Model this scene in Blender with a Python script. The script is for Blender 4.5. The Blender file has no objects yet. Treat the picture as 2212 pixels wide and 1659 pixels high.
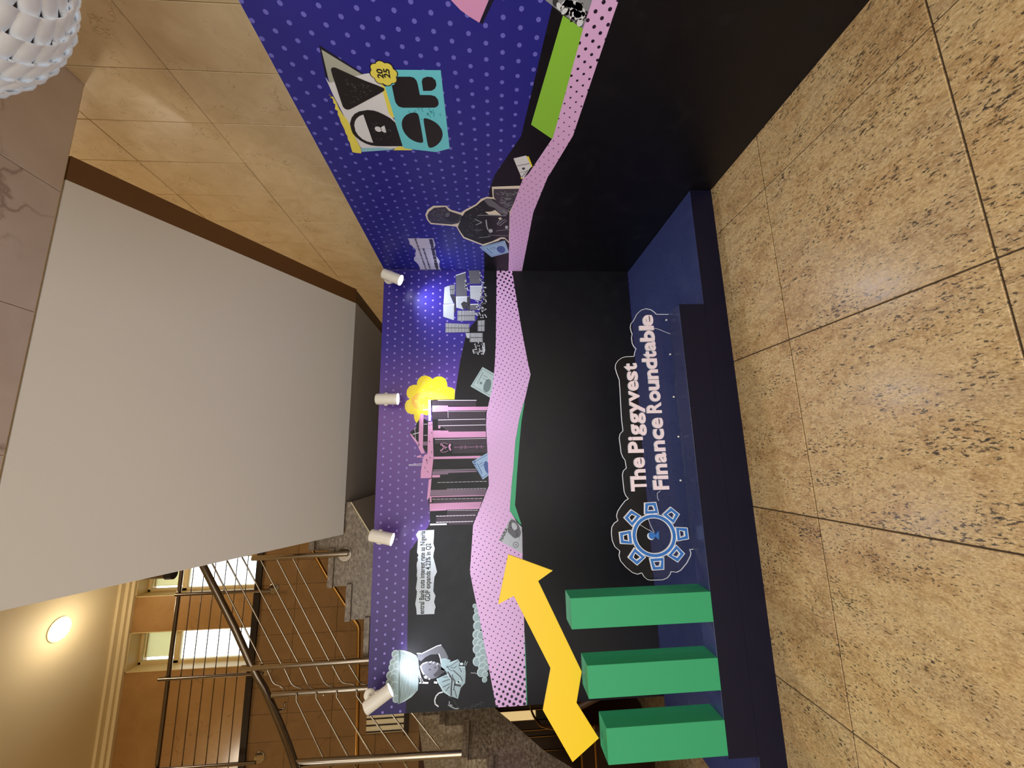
import bpy, bmesh, math, random
from mathutils import Vector, Matrix, noise

C = bpy.context.scene.collection
random.seed(7)
PI = math.pi

# ------------------------------------------------------------------ camera, world, exposure
def srgb(r, g, b):
    f = lambda c: (c/255/12.92) if c/255 <= 0.04045 else ((c/255+0.055)/1.055)**2.4
    return (f(r), f(g), f(b), 1.0)

cam_data = bpy.data.cameras.new('camera')
cam = bpy.data.objects.new('camera', cam_data); C.objects.link(cam)
R_RIGHT = Vector((-0.023599, -0.063993, -0.997671))
R_DOWN = Vector((-0.982255, 0.187214, 0.011226))
R_FWD = Vector((0.186059, 0.980233, -0.067275))
m = Matrix((R_RIGHT, -R_DOWN, -R_FWD)).transposed().to_4x4()
m.translation = Vector((-1.729911, -3.399207, 1.520063))
cam.matrix_world = m
cam_data.sensor_fit = 'HORIZONTAL'; cam_data.sensor_width = 36.0
cam_data.lens = 841.948/2212*36.0
cam_data.clip_start = 0.05; cam_data.clip_end = 100
bpy.context.scene.camera = cam

sc = bpy.context.scene
sc.view_settings.view_transform = 'Standard'; sc.view_settings.look = 'None'
sc.view_settings.gamma = 1.0; sc.view_settings.use_curve_mapping = False
sc.view_settings.exposure = 0.0

world = bpy.data.worlds.new('overcast_sky'); sc.world = world; world.use_nodes = True
wb = world.node_tree.nodes['Background']
wb.inputs['Color'].default_value = (0.86, 0.94, 1.0, 1); wb.inputs['Strength'].default_value = 4.0

def lamp(name, kind, loc, energy, color, target=None, **kw):
    d = bpy.data.lights.new(name, kind); d.energy = energy; d.color = color
    for k, v in kw.items(): setattr(d, k, v)
    o = bpy.data.objects.new(name, d); C.objects.link(o); o.location = loc
    if target is not None:
        o.rotation_euler = (Vector(target)-Vector(loc)).to_track_quat('-Z', 'Y').to_euler()
    return o
# added broad fill light behind the camera, brightens soffit, walls and panels
lamp('added_front_fill', 'AREA', (-3.6, -6.85, 1.9), 188, (0.84, 0.93, 1.0), (-3.6, 0, 1.9), shape='RECTANGLE', size=7.0, size_y=3.0)
WARM = (1.0, 0.87, 0.68); NEUTRAL = (0.96, 0.97, 1.0)
HALL_Z = 3.816
UP_Z = 7.66
# recessed luminous ceiling panels of the hall behind the camera, and lamps over the stair well
for i, (x, y) in enumerate(((-1.2, -3.6), (-4.2, -3.4), (-1.2, -6.0), (-4.2, -6.0))):
    lamp('hall_ceiling_light', 'AREA', (x, y, HALL_Z-0.03), 27, NEUTRAL, (x, y, 0), shape='SQUARE', size=1.1)
lamp('gallery_downlight_bulb', 'POINT', (-3.99, 3.15, UP_Z-0.42), 15, WARM, shadow_soft_size=0.10)
lamp('added_ceiling_fill', 'POINT', (-8.2, 1.2, UP_Z-0.5), 50, WARM, shadow_soft_size=0.10)  # added bulb without a fixture, brightens the upper ceiling
lamp('stair_well_light', 'AREA', (-2.4, 1.2, UP_Z-0.03), 85, WARM, (-2.4, 1.2, 0), shape='SQUARE', size=0.7)

# ------------------------------------------------------------------ helpers
def worldpos(o):
    v = Vector(o.location)
    while o.parent: o = o.parent; v += Vector(o.location)
    return v

def link(name, me, parent=None, base=None):
    o = bpy.data.objects.new(name, me); C.objects.link(o)
    if parent is not None: o.parent = parent
    return o

def thing(name, label, cat, loc=(0, 0, 0), group=None, kind=None):
    o = bpy.data.objects.new(name, None); C.objects.link(o); o.location = loc
    o.empty_display_size = 0.1
    return tag(o, label, cat, group, kind)

def tag(o, label=None, cat=None, group=None, kind=None):
    if label: o['label'] = label
    if cat: o['category'] = cat
    if group: o['group'] = group
    if kind: o['kind'] = kind
    return o

class MB:
    def __init__(s): s.v = []; s.f = []; s.sm = []
    def add(s, vs, fs, smooth=False):
        n = len(s.v); s.v += [tuple(v) for v in vs]
        for f in fs: s.f.append(tuple(i+n for i in f)); s.sm.append(smooth)
        return s
    def box(s, a, b):
        (x0, y0, z0), (x1, y1, z1) = [tuple(map(min, zip(a, b))), tuple(map(max, zip(a, b)))]
        return s.add([(x0,y0,z0),(x1,y0,z0),(x1,y1,z0),(x0,y1,z0),(x0,y0,z1),(x1,y0,z1),(x1,y1,z1),(x0,y1,z1)],
                     [(0,3,2,1),(4,5,6,7),(0,1,5,4),(1,2,6,5),(2,3,7,6),(3,0,4,7)])
    def bbox(s, a, b, w=0.004):            # box with chamfered edges
        a = Vector(map(min, zip(a, b))), Vector(map(max, zip(a, b)))
        bm = bmesh.new(); bmesh.ops.create_cube(bm, size=1)
        d = a[1]-a[0]; c = (a[0]+a[1])/2
        for v in bm.verts: v.co = Vector((v.co.x*d.x, v.co.y*d.y, v.co.z*d.z))+c
        bmesh.ops.bevel(bm, geom=bm.edges[:], offset=w, segments=1, affect='EDGES')
        bm.verts.index_update()
        s.add([v.co for v in bm.verts], [[v.index for v in f.verts] for f in bm.faces]); bm.free(); return s
    def tube(s, path, r, n=10, caps=True):
        P = [Vector(p) for p in path]; rs = r if isinstance(r, (list, tuple)) else [r]*len(P)
        T = []
        for i in range(len(P)):
            a = P[max(0, i-1)]; b = P[min(len(P)-1, i+1)]; T.append((b-a).normalized())
        u = T[0].orthogonal().normalized(); vs = []; fs = []
        for i, p in enumerate(P):
            u = (u - T[i]*u.dot(T[i])).normalized(); w = T[i].cross(u)
            for k in range(n):
                a = 2*PI*k/n; vs.append(p+(u*math.cos(a)+w*math.sin(a))*rs[i])
        for i in range(len(P)-1):
            for k in range(n): fs.append((i*n+k, i*n+(k+1)%n, (i+1)*n+(k+1)%n, (i+1)*n+k))
        s.add(vs, fs, True)
        if caps:
            s.add(vs[:n], [tuple(range(n-1, -1, -1))]); s.add(vs[-n:], [tuple(range(n))])
        return s
    def prism(s, pts2, axis, a, b):         # polygon in the two other axes, extruded along axis from a to b
        n = len(pts2); vs = []
        for h in (a, b):
            for p in pts2:
                q = list(p); q.insert('xyz'.index(axis), h); vs.append(tuple(q))
        fs = [tuple(range(n-1, -1, -1)), tuple(range(n, 2*n))]+[(i, (i+1)%n, n+(i+1)%n, n+i) for i in range(n)]
        bm = bmesh.new(); bv = [bm.verts.new(v) for v in vs]
        for f in fs: bm.faces.new([bv[i] for i in f])
        bmesh.ops.recalc_face_normals(bm, faces=bm.faces[:]); bm.verts.index_update()
        s.add([v.co for v in bm.verts], [[v.index for v in f.verts] for f in bm.faces]); bm.free(); return s
    def build(s, name, mat, parent=None, label=None):
        me = bpy.data.meshes.new(name)
        base = worldpos(parent) if parent is not None else Vector((0, 0, 0))
        me.from_pydata([tuple(Vector(v)-base) for v in s.v], [], s.f)
        for p, sm in zip(me.polygons, s.sm): p.use_smooth = sm
        me.update()
        for mm in (mat if isinstance(mat, list) else [mat]): me.materials.append(mm)
        o = link(name, me, parent)
        if label: o['label'] = label
        return o

# ------------------------------------------------------------------ materials
def mat(name, col=(0.5,0.5,0.5,1), rough=0.5, metal=0.0, spec=0.5, build=None, **kw):
    mt = bpy.data.materials.new(name); mt.use_nodes = True
    nt = mt.node_tree; b = nt.nodes['Principled BSDF']
    b.inputs['Base Color'].default_value = col; b.inputs['Roughness'].default_value = rough
    b.inputs['Metallic'].default_value = metal; b.inputs['Specular IOR Level'].default_value = spec
    for k, v in kw.items(): b.inputs[k].default_value = v
    if build: build(nt, b)
    return mt
def N(nt, t, **kw):
    n = nt.nodes.new(t)
    for k, v in kw.items():
        if k.startswith('i_'):
            key = k[2:]; n.inputs[int(key) if key.isdigit() else key.replace('_', ' ')].default_value = v
        else: setattr(n, k, v)
    return n
def L(nt, a, b): nt.links.new(a, b)
def math_(nt, op, a, b=None, c=None):
    n = nt.nodes.new('ShaderNodeMath'); n.operation = op
    for i, x in enumerate((a, b, c)):
        if x is None: continue
        if isinstance(x, (int, float)): n.inputs[i].default_value = x
        else: nt.links.new(x, n.inputs[i])
    return n.outputs[0]
def mixc(nt, f, a, b):
    n = nt.nodes.new('ShaderNodeMix'); n.data_type = 'RGBA'
    for i, x in ((0, f), (6, a), (7, b)):
        if isinstance(x, (int, float, tuple)): n.inputs[i].default_value = x
        else: nt.links.new(x, n.inputs[i])
    return n.outputs[2]
def ramp(nt, fac, stops):
    n = nt.nodes.new('ShaderNodeValToRGB'); e = n.color_ramp.elements
    while len(e) < len(stops): e.new(0.5)
    for el, (p, c) in zip(e, stops): el.position = p; el.color = c
    nt.links.new(fac, n.inputs[0]); return n.outputs[0]
def coords(nt, scale=(1,1,1), rot=(0,0,0), rnd=0.0):
    t = N(nt, 'ShaderNodeTexCoord'); mp = N(nt, 'ShaderNodeMapping'); mp.inputs['Scale'].default_value = scale; mp.inputs['Rotation'].default_value = rot
    src = t.outputs['Object']
    if rnd:
        oi = N(nt, 'ShaderNodeObjectInfo'); k = math_(nt, 'MULTIPLY', oi.outputs['Random'], rnd)
        cx = N(nt, 'ShaderNodeCombineXYZ'); L(nt, k, cx.inputs[0]); L(nt, k, cx.inputs[1]); L(nt, k, cx.inputs[2])
        va = N(nt, 'ShaderNodeVectorMath', operation='ADD'); L(nt, src, va.inputs[0]); L(nt, cx.outputs[0], va.inputs[1]); src = va.outputs[0]
    L(nt, src, mp.inputs['Vector']); return mp.outputs[0]
def noise_(nt, vec, scale, detail=4, rough=0.55, dist=0.0):
    n = N(nt, 'ShaderNodeTexNoise'); n.inputs['Scale'].default_value = scale; n.inputs['Detail'].default_value = detail
    n.inputs['Roughness'].default_value = rough; n.inputs['Distortion'].default_value = dist
    L(nt, vec, n.inputs['Vector']); return n.outputs[0]
def bump(nt, b, h, strength=0.2, dist=0.002):
    n = N(nt, 'ShaderNodeBump'); n.inputs['Strength'].default_value = strength; n.inputs['Distance'].default_value = dist
    L(nt, h, n.inputs['Height']); L(nt, n.outputs[0], b.inputs['Normal'])

def granite_floor(nt, b):
    v = coords(nt, (2.0, 1.0, 1.0), (0, 0, 0.0), 9.0)
    oi = N(nt, 'ShaderNodeObjectInfo')
    big = math_(nt, 'MULTIPLY_ADD', math_(nt, 'SUBTRACT', oi.outputs['Random'], 0.5), 0.10, noise_(nt, v, 2.3, 5, 0.65, 0.6))
    fine = noise_(nt, v, 85, 4, 0.7); mid = noise_(nt, v, 17, 5, 0.7, 0.3)
    base = ramp(nt, big, [(0.32, srgb(148,108,62)), (0.44, srgb(188,150,98)), (0.54, srgb(206,176,124)), (0.64, srgb(186,158,116)), (0.76, srgb(158,130,96))])
    grain = ramp(nt, fine, [(0.32, srgb(120,90,56)), (0.5, srgb(190,160,112)), (0.68, srgb(228,206,164))])
    col = mixc(nt, 0.52, base, grain)
    patch = ramp(nt, mid, [(0.38, (1,1,1,1)), (0.5, (0,0,0,1))])
    col = mixc(nt, math_(nt, 'MULTIPLY', patch, 0.42), col, srgb(136,98,58))
    v2 = coords(nt, (2.6, 1.0, 1.0), (0, 0, 0.06), 9.0)
    sp = noise_(nt, v2, 52, 3, 0.6, 0.3); clus = noise_(nt, v2, 3.4, 4, 0.65)
    th = math_(nt, 'SUBTRACT', sp, math_(nt, 'MULTIPLY', math_(nt, 'SUBTRACT', 0.5, clus), 0.36))
    spk = ramp(nt, th, [(0.604, (0,0,0,1)), (0.632, (1,1,1,1))])
    col = mixc(nt, math_(nt, 'MULTIPLY', spk, 0.85), col, srgb(54,46,38))
    sp2 = noise_(nt, v2, 26, 3, 0.6, 0.4)
    big2 = ramp(nt, math_(nt, 'SUBTRACT', sp2, math_(nt, 'MULTIPLY', math_(nt, 'SUBTRACT', 0.5, clus), 0.5)), [(0.72, (0,0,0,1)), (0.74, (1,1,1,1))])
    col = mixc(nt, math_(nt, 'MULTIPLY', big2, 0.8), col, srgb(44,42,44))
    L(nt, col, b.inputs['Base Color'])
    L(nt, math_(nt, 'MULTIPLY_ADD', mid, 0.28, 0.13), b.inputs['Roughness'])
    bump(nt, b, fine, 0.06, 0.0008)
def granite_stair(nt, b):
    v = coords(nt, (1.2, 1.2, 2.2), (0, 0, 0))
    n1 = noise_(nt, v, 26, 6, 0.72, 0.3); n2 = noise_(nt, v, 4, 3)
    col = ramp(nt, n1, [(0.30, srgb(62,50,38)), (0.47, srgb(122,105,84)), (0.58, srgb(152,136,113)), (0.7, srgb(182,166,142))])
    col = mixc(nt, math_(nt, 'MULTIPLY', n2, 0.5), col, srgb(96,78,58))
    L(nt, col, b.inputs['Base Color'])
def marble(tone_a, tone_b, vein, vs=1.0, thin=0.035, seed=20.0):
    def f(nt, b):
        v = coords(nt, (1,1,1), (0.4, 0.3, 0.2), seed)
        w = noise_(nt, v, 2.2*vs, 5, 0.62, 0.8)
        base = ramp(nt, w, [(0.3, tone_a), (0.7, tone_b)])
        va = N(nt, 'ShaderNodeVectorMath', operation='MULTIPLY_ADD')
        nn = N(nt, 'ShaderNodeTexNoise'); nn.inputs['Scale'].default_value = 3.0*vs; nn.inputs['Detail'].default_value = 6; L(nt, v, nn.inputs['Vector'])
        L(nt, nn.outputs['Color'], va.inputs[0]); va.inputs[1].default_value = (0.55,0.55,0.55); L(nt, v, va.inputs[2])
        vo = N(nt, 'ShaderNodeTexVoronoi', feature='DISTANCE_TO_EDGE'); vo.inputs['Scale'].default_value = 2.3*vs; L(nt, va.outputs[0], vo.inputs['Vector'])
        line = ramp(nt, vo.outputs['Distance'], [(0.0, (1,1,1,1)), (thin, (0,0,0,1))])
        msk = ramp(nt, noise_(nt, v, 2.4*vs, 3), [(0.45, (0,0,0,1)), (0.62, (1,1,1,1))])
        fac = math_(nt, 'MULTIPLY', math_(nt, 'MULTIPLY', line, msk), 0.55)
        L(nt, mixc(nt, fac, base, vein), b.inputs['Base Color'])
    return f
def lattice(nt, sx, sz, ax, A, e1, e2, rexpr):
    """halftone dots: 1 inside a dot of the lattice A + i e1 + j e2 in panel metres"""
    det = e1[0]*e2[1]-e1[1]*e2[0]
    px = math_(nt, 'SUBTRACT', sx, A[0]); pz = math_(nt, 'SUBTRACT', sz, A[1])
    i = math_(nt, 'MULTIPLY_ADD', px, e2[1]/det, math_(nt, 'MULTIPLY', pz, -e2[0]/det))
    j = math_(nt, 'MULTIPLY_ADD', pz, e1[0]/det, math_(nt, 'MULTIPLY', px, -e1[1]/det))
    fi = math_(nt, 'SUBTRACT', i, math_(nt, 'ROUND', i)); fj = math_(nt, 'SUBTRACT', j, math_(nt, 'ROUND', j))
    dx = math_(nt, 'MULTIPLY_ADD', fi, e1[0], math_(nt, 'MULTIPLY', fj, e2[0]))
    dz = math_(nt, 'MULTIPLY_ADD', fi, e1[1], math_(nt, 'MULTIPLY', fj, e2[1]))
    d = math_(nt, 'SQRT', math_(nt, 'MULTIPLY_ADD', dx, dx, math_(nt, 'MULTIPLY', dz, dz)))
    return math_(nt, 'LESS_THAN', d, rexpr)
def panel_xyz(nt):
    t = N(nt, 'ShaderNodeTexCoord'); s = N(nt, 'ShaderNodeSeparateXYZ'); L(nt, t.outputs['Object'], s.inputs[0])
    return s.outputs[0], s.outputs[1], s.outputs[2]
def sstep(nt, x, a, b):
    n = N(nt, 'ShaderNodeMapRange', interpolation_type='SMOOTHSTEP')
    n.inputs['From Min'].default_value = a; n.inputs['From Max'].default_value = b
    L(nt, x, n.inputs['Value']); return n.outputs[0]
BLUE = srgb(38,38,142)
def back_blue(nt, b):
    x, y, z = panel_xyz(nt)
    f = ramp(nt, math_(nt, 'MULTIPLY_ADD', x, 1/3.6, 1.0), [(0.0, srgb(38,21,90)), (0.36, srgb(84,52,138)), (0.62, srgb(110,68,154)), (0.80, srgb(54,40,146)), (1.0, srgb(46,36,136))])
    d1 = lattice(nt, x, z, 0, (-0.0645, 2.191), (0.0665, 0), (0.03325, 0.0657), 0.0088)
    L(nt, mixc(nt, d1, f, srgb(146,128,208)), b.inputs['Base Color'])
def side_blue(nt, b):
    x, y, z = panel_xyz(nt)
    d1 = lattice(nt, y, z, 0, (-2.0135, 2.001), (0.0685, -0.0015), (0.0335, 0.0705), 0.0098)
    L(nt, mixc(nt, d1, BLUE, srgb(112,110,208)), b.inputs['Base Color'])
PINK = srgb(232,186,236); INK = srgb(40,22,48)
def back_pink(nt, b):
    x, y, z = panel_xyz(nt)
    # halftone: big dots at the corner and at the outer end, fading towards the middle
    r1 = sstep(nt, math_(nt, 'MULTIPLY_ADD', z, -0.9, x), -1.72, -1.15)
    r2 = sstep(nt, math_(nt, 'MULTIPLY_ADD', z, 0.75, math_(nt, 'MULTIPLY', x, 1.0)), -2.05, -2.62)
    mid = sstep(nt, math_(nt, 'ABSOLUTE', math_(nt, 'ADD', x, 1.75)), 0.15, 0.8)
    r = math_(nt, 'MULTIPLY_ADD', r1, 0.0062, math_(nt, 'MULTIPLY_ADD', r2, 0.0066, math_(nt, 'MULTIPLY_ADD', mid, 0.0026, 0.0022)))
    d1 = lattice(nt, x, z, 0, (-0.0625, 1.3540), (-0.0186, -0.0322), (-0.0328, 0.0174), r)
    L(nt, mixc(nt, d1, PINK, INK), b.inputs['Base Color'])
def side_pink(nt, b):
    x, y, z = panel_xyz(nt)
    r = math_(nt, 'MULTIPLY_ADD', sstep(nt, y, -1.5, -2.3), 0.0045, 0.0036)
    d1 = lattice(nt, y, z, 0, (-2.217, 1.047), (0.0227, -0.0325), (0.0330, 0.0228), r)
    L(nt, mixc(nt, d1, PINK, INK), b.inputs['Base Color'])
def clear(col, ior):
    def f(nt, b):
        fr = N(nt, 'ShaderNodeFresnel'); fr.inputs['IOR'].default_value = ior
        tr = N(nt, 'ShaderNodeBsdfTransparent'); tr.inputs['Color'].default_value = col
        gl = N(nt, 'ShaderNodeBsdfGlossy'); gl.inputs['Roughness'].default_value = 0.03
        mx = N(nt, 'ShaderNodeMixShader'); L(nt, fr.outputs[0], mx.inputs[0]); L(nt, tr.outputs[0], mx.inputs[1]); L(nt, gl.outputs[0], mx.inputs[2])
        L(nt, mx.outputs[0], nt.nodes['Material Output'].inputs['Surface'])
    return f
def translucent(nt, b):
    t = N(nt, 'ShaderNodeBsdfTranslucent'); t.inputs['Color'].default_value = srgb(230,226,196)
    mx = N(nt, 'ShaderNodeMixShader'); mx.inputs[0].default_value = 0.5; L(nt, b.outputs[0], mx.inputs[1]); L(nt, t.outputs[0], mx.inputs[2])
    L(nt, mx.outputs[0], nt.nodes['Material Output'].inputs['Surface'])
def scuffed(col, amount=0.10):
    def f(nt, b):
        v = coords(nt, (1,1,1)); n = noise_(nt, v, 9, 6, 0.7); s = noise_(nt, v, 70, 2, 0.5)
        c = mixc(nt, math_(nt, 'MULTIPLY', ramp(nt, n, [(0.55,(0,0,0,1)),(0.75,(1,1,1,1))]), amount), col, srgb(120,120,140))
        L(nt, c, b.inputs['Base Color'])
        L(nt, math_(nt, 'MULTIPLY_ADD', n, 0.25, b.inputs['Roughness'].default_value-0.1), b.inputs['Roughness'])
    return f
M = {}
LAM = dict(rough=0.38, spec=0.45)
M['floor'] = mat('polished_granite', rough=0.22, spec=0.36, build=granite_floor)
M['grout'] = mat('dark_grout', srgb(70,54,38), 0.8)
M['granite'] = mat('brown_granite', rough=0.35, build=granite_stair)
M['marble'] = mat('beige_marble', rough=0.19, spec=0.45, build=marble(srgb(220,192,146), srgb(238,214,172), srgb(128,86,46), 2.2, 0.02))
M['marble_tan'] = mat('tan_marble', rough=0.2, spec=0.45, build=marble(srgb(158,118,70), srgb(172,132,82), srgb(112,76,42), 1.0, 0.02))
M['marble_brown'] = mat('brown_marble', rough=0.18, spec=0.45, build=marble(srgb(116,86,52), srgb(130,97,60), srgb(84,58,32), 1.0, 0.02))
M['reflection_brown'] = mat('dark_brown_reflection', srgb(104,70,38), 0.4)  # painted tone of the stair's dark reflection in the marble wall
M['marble_pink'] = mat('rosy_marble', rough=0.3, spec=0.4, build=marble(srgb(210,194,182), srgb(222,208,198), srgb(120,90,74)))
def plaster(col):
    def f(nt, b):
        v = coords(nt); n = noise_(nt, v, 1.6, 4, 0.6)
        L(nt, mixc(nt, math_(nt, 'MULTIPLY', n, 0.25), col, tuple(c*0.9 for c in col[:3])+(1,)), b.inputs['Base Color'])
        bump(nt, b, noise_(nt, v, 120, 2), 0.05, 0.001)
    return f
M['plaster'] = mat('white_plaster', rough=0.7, spec=0.2, build=plaster(srgb(222,216,208)))
M['plaster_grey'] = mat('grey_plaster', rough=0.7, spec=0.2, build=plaster(srgb(226,220,212)))
M['cream'] = mat('cream_paint', rough=0.6, spec=0.3, build=plaster(srgb(232,214,172)))
M['frame'] = mat('cream_window_frame', srgb(214,190,134), 0.45)
M['steel'] = mat('polished_steel', srgb(168,156,138), 0.2, 1.0)
M['steel_dark'] = mat('dull_dark_steel', srgb(116,104,90), 0.24, 1.0)
M['brass'] = mat('brass', srgb(176,132,70), 0.25, 1.0)
M['dark_edge'] = mat('dark_metal_edge', srgb(48,40,34), 0.4, 0.6)
M['wood'] = mat('dark_mahogany', srgb(58,26,14), 0.35)
M['wood_brown'] = mat('brown_plank', srgb(92,62,36), 0.5)  # brown timber of the brace
M['leather'] = mat('black_leather', srgb(22,16,14), 0.35)
M['white_metal'] = mat('white_enamel', srgb(236,230,216), 0.35)
M['glow'] = mat('lamp_lens', (1,1,1,1), 0.3, **{'Emission Color': (0.93,0.95,1,1), 'Emission Strength': 14.0})
M['glow_warm'] = mat('warm_lamp_diffuser', (1,0.9,0.7,1), 0.3, **{'Emission Color': (1,0.86,0.6,1), 'Emission Strength': 9.0})
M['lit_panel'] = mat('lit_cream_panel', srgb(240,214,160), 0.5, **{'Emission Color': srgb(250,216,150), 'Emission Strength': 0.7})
M['back_blue'] = mat('dotted_purple_print', build=back_blue, **LAM)
M['side_blue'] = mat('dotted_blue_print', build=side_blue, **LAM)
M['black_print'] = mat('black_print', rough=0.40, spec=0.36, build=scuffed(srgb(11,9,16), 0.02))
M['back_pink'] = mat('dotted_pink_print', build=back_pink, **LAM)
M['side_pink'] = mat('dotted_pink_side_print', build=side_pink, **LAM)
M['navy_vinyl'] = mat('navy_vinyl', rough=0.27, spec=0.75, build=scuffed(srgb(50,58,100), 0.08))
M['navy_board'] = mat('navy_front_board', srgb(17,15,36), 0.45, spec=0.22)
M['board_edge'] = mat('board_edge', srgb(206,190,160), 0.6)
def flat(name, r, g, b, **kw):
    k = dict(LAM); k.update(kw); M[name] = mat(name, srgb(r,g,b), **k); return M[name]
flat('print_green', 66,178,126); flat('print_lime', 146,206,66); flat('print_yellow', 248,224,40); flat('print_orange', 246,190,70)
flat('print_cream', 236,226,206); flat('print_white', 228,230,236); flat('print_black', 28,26,28); flat('print_ink', 40,34,40)
flat('print_g1', 62,60,66); flat('print_g2', 104,104,112); flat('print_g3', 146,150,158); flat('print_g4', 190,196,204); flat('print_g5', 224,228,236)
flat('print_egg', 152,174,180); flat('print_egg_lit', 188,208,212); flat('print_teal', 112,214,230); flat('print_teal_dark', 80,182,194)
flat('print_lightblue', 150,206,226); flat('print_lemon', 240,228,96); flat('print_note', 176,196,196); flat('print_note_dark', 104,124,124)
flat('print_note_blue', 156,188,224); flat('print_note_ink', 62,92,160); flat('print_pinkline', 226,160,208); flat('print_mauve', 134,108,134)
flat('print_paper', 206,206,226); flat('print_paper2', 196,204,212); flat('print_pale', 236,226,244); flat('print_greypaper', 176,180,166); flat('print_shadow', 20,18,44)
M['green_card'] = mat('green_card', rough=0.42, spec=0.4, build=scuffed(srgb(52,160,108), 0.03))
M['yellow_card'] = mat('yellow_card', srgb(246,206,18), 0.4)
M['acrylic'] = mat('clear_acrylic', (1,1,1,1), 0.02, spec=0.35, **{'Transmission Weight': 1.0, 'IOR': 1.12})
M['acrylic_edge'] = mat('frosted_acrylic_edge', srgb(236,240,246), 0.35, **{'Emission Color': (1,1,1,1), 'Emission Strength': 0.0})
M['letter_face'] = mat('pale_pink_letter_face', srgb(240,222,230), 0.4)
M['letter_side'] = mat('white_letter_side', srgb(248,248,250), 0.35)
M['gear_blue'] = mat('gear_blue', srgb(46,112,190), 0.35)
M['lamp_shell'] = mat('pale_shell', srgb(240,243,247), 0.4, **{'Emission Color': (0.9,0.95,1,1), 'Emission Strength': 0.12})  # slight emission added in place of light reaching the shells from below
M['lamp_core'] = mat('rusty_wire_core', srgb(96,72,56), 0.6, 0.4)
M['acrylic'] = mat('clear_acrylic', build=clear((0.97,0.975,0.98,1), 1.22))
M['blind'] = mat('translucent_blind', srgb(222,214,170), 0.7, build=translucent)
M['window_glass'] = mat('window_glass', build=clear((0.96,0.98,0.98,1), 1.45))

# ------------------------------------------------------------------ the room
WR = 0.45                     # right marble wall
def tiles(parent, name, us, vs, to_box, material, gap=0.003, var=0.0009):
    """one bevelled slab per cell of the grid, each an object of its own"""
    for i in range(len(us)-1):
        for j in range(len(vs)-1):
            d = random.uniform(-var, var)
            a, b = to_box(us[i]+gap/2, us[i+1]-gap/2, vs[j]+gap/2, vs[j+1]-gap/2, d)
            MB().bbox(a, b, 0.0022).build(name, material, parent)
# floor
fb = MB().box((-9.2, -7.0, -0.12), (WR+0.2, 5.2, -0.006))
floor = fb.build('floor', M['grout']); floor['kind'] = 'structure'
xs = [-9.02, -8.17, -7.31, -6.46, -5.60, -4.75, -3.755, -2.899, -2.036, -1.180, -0.325, WR]
ys = [-6.48, -5.67, -4.86, -4.05, -3.235, -2.424, -1.612, -0.80, 0.01, 0.82, 1.63, 2.44, 2.99]
tiles(floor, 'floor_tile', xs, ys, lambda a,b,c,d,e: ((a,c,-0.02),(b,d,e*0.5)), M['floor'], 0.006)
# right wall
wr = MB().box((WR+0.012, -7.0, -0.1), (WR+0.25, 4.3, UP_Z+0.1)).build('wall_right', M['grout']); wr['kind'] = 'structure'
wy = [-1.815-0.357*k for k in range(3, -1, -1)]+[-1.466, -1.110, -0.755, -0.388, -0.03, 0.327, 0.684, 1.041, 1.398, 1.755, 2.112, 2.469]
wz = [2.53, 3.275, 4.02, 4.765, 5.51]
tiles(wr, 'marble_tile', wy, wz, lambda a,b,c,d,e: ((WR+e,a,c),(WR+0.02,b,d)), M['marble'])
MB().box((WR, -6.9, 0), (WR+0.02, 4.2, 2.527)).build('lower_cladding', M['marble'], wr)
MB().box((WR, -6.9, 2.53), (WR+0.02, wy[0]-0.003, 5.51)).build('front_cladding', M['marble'], wr)
MB().box((WR, wy[-1]+0.003, 2.53), (WR+0.02, 4.2, 5.51)).build('far_cladding', M['marble'], wr)
MB().box((WR, -1.36, 5.513), (WR+0.02, 4.2, UP_Z)).build('upper_cladding', M['marble'], wr)
# hall ceiling, polished stone slabs near the stair opening
ce = MB().box((-9.2, -7.0, HALL_Z+0.012), (WR, -1.345, UP_Z+0.1)).build('ceiling', M['cream']); ce['kind'] = 'structure'
MB().box((-9.2, -7.0, HALL_Z), (WR, -2.82, HALL_Z+0.02)).build('ceiling_lining', M['plaster'], ce)
tiles(ce, 'ceiling_slab', [-9.0, -6.8, -4.6, -2.38, -1.66, -0.94, -0.25, WR], [-2.82, -2.09, -1.355], lambda a,b,c,d,e: ((a,c,HALL_Z+e),(b,d,HALL_Z+0.02)), M['marble_pink'])
# upper ceiling with cornice
cu = MB().box((-9.2, -1.36, UP_Z), (WR+0.3, 4.6, UP_Z+0.2)).build('ceiling_upper', M['cream']); cu['kind'] = 'structure'
tr = MB().box((-9.2, 4.10, UP_Z-0.10), (WR, 4.21, UP_Z)).box((-9.2, 4.02, UP_Z-0.045), (WR, 4.12, UP_Z)).box((-9.2, 4.15, UP_Z-0.15), (WR, 4.21, UP_Z-0.09)).build('trim_1', M['cream']); tr['kind'] = 'structure'
# outer shell
for nm, a, b in (('wall_left', (-9.3, -7.0, -0.1), (-9.15, 4.6, UP_Z+0.1)), ('wall_front', (-9.3, -7.1, -0.1), (WR+0.3, -6.95, UP_Z+0.1))):
    o = MB().box(a, b).build(nm, M['cream']); o['kind'] = 'structure'
# unseen frame bars added around the front fill light; the wall is solid
w4 = MB()
for x in (-7.1, -5.35, -3.6, -1.85, -0.1):
    w4.bbox((x-0.05, -6.93, 0.3), (x+0.05, -6.86, 3.5), 0.006)
w4.bbox((-7.15, -6.93, 0.3), (-0.05, -6.86, 0.4), 0.006).bbox((-7.15, -6.93, 3.4), (-0.05, -6.86, 3.5), 0.006)
w4 = w4.build('added_fill_frame', M['frame']); w4['kind'] = 'structure'
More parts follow.
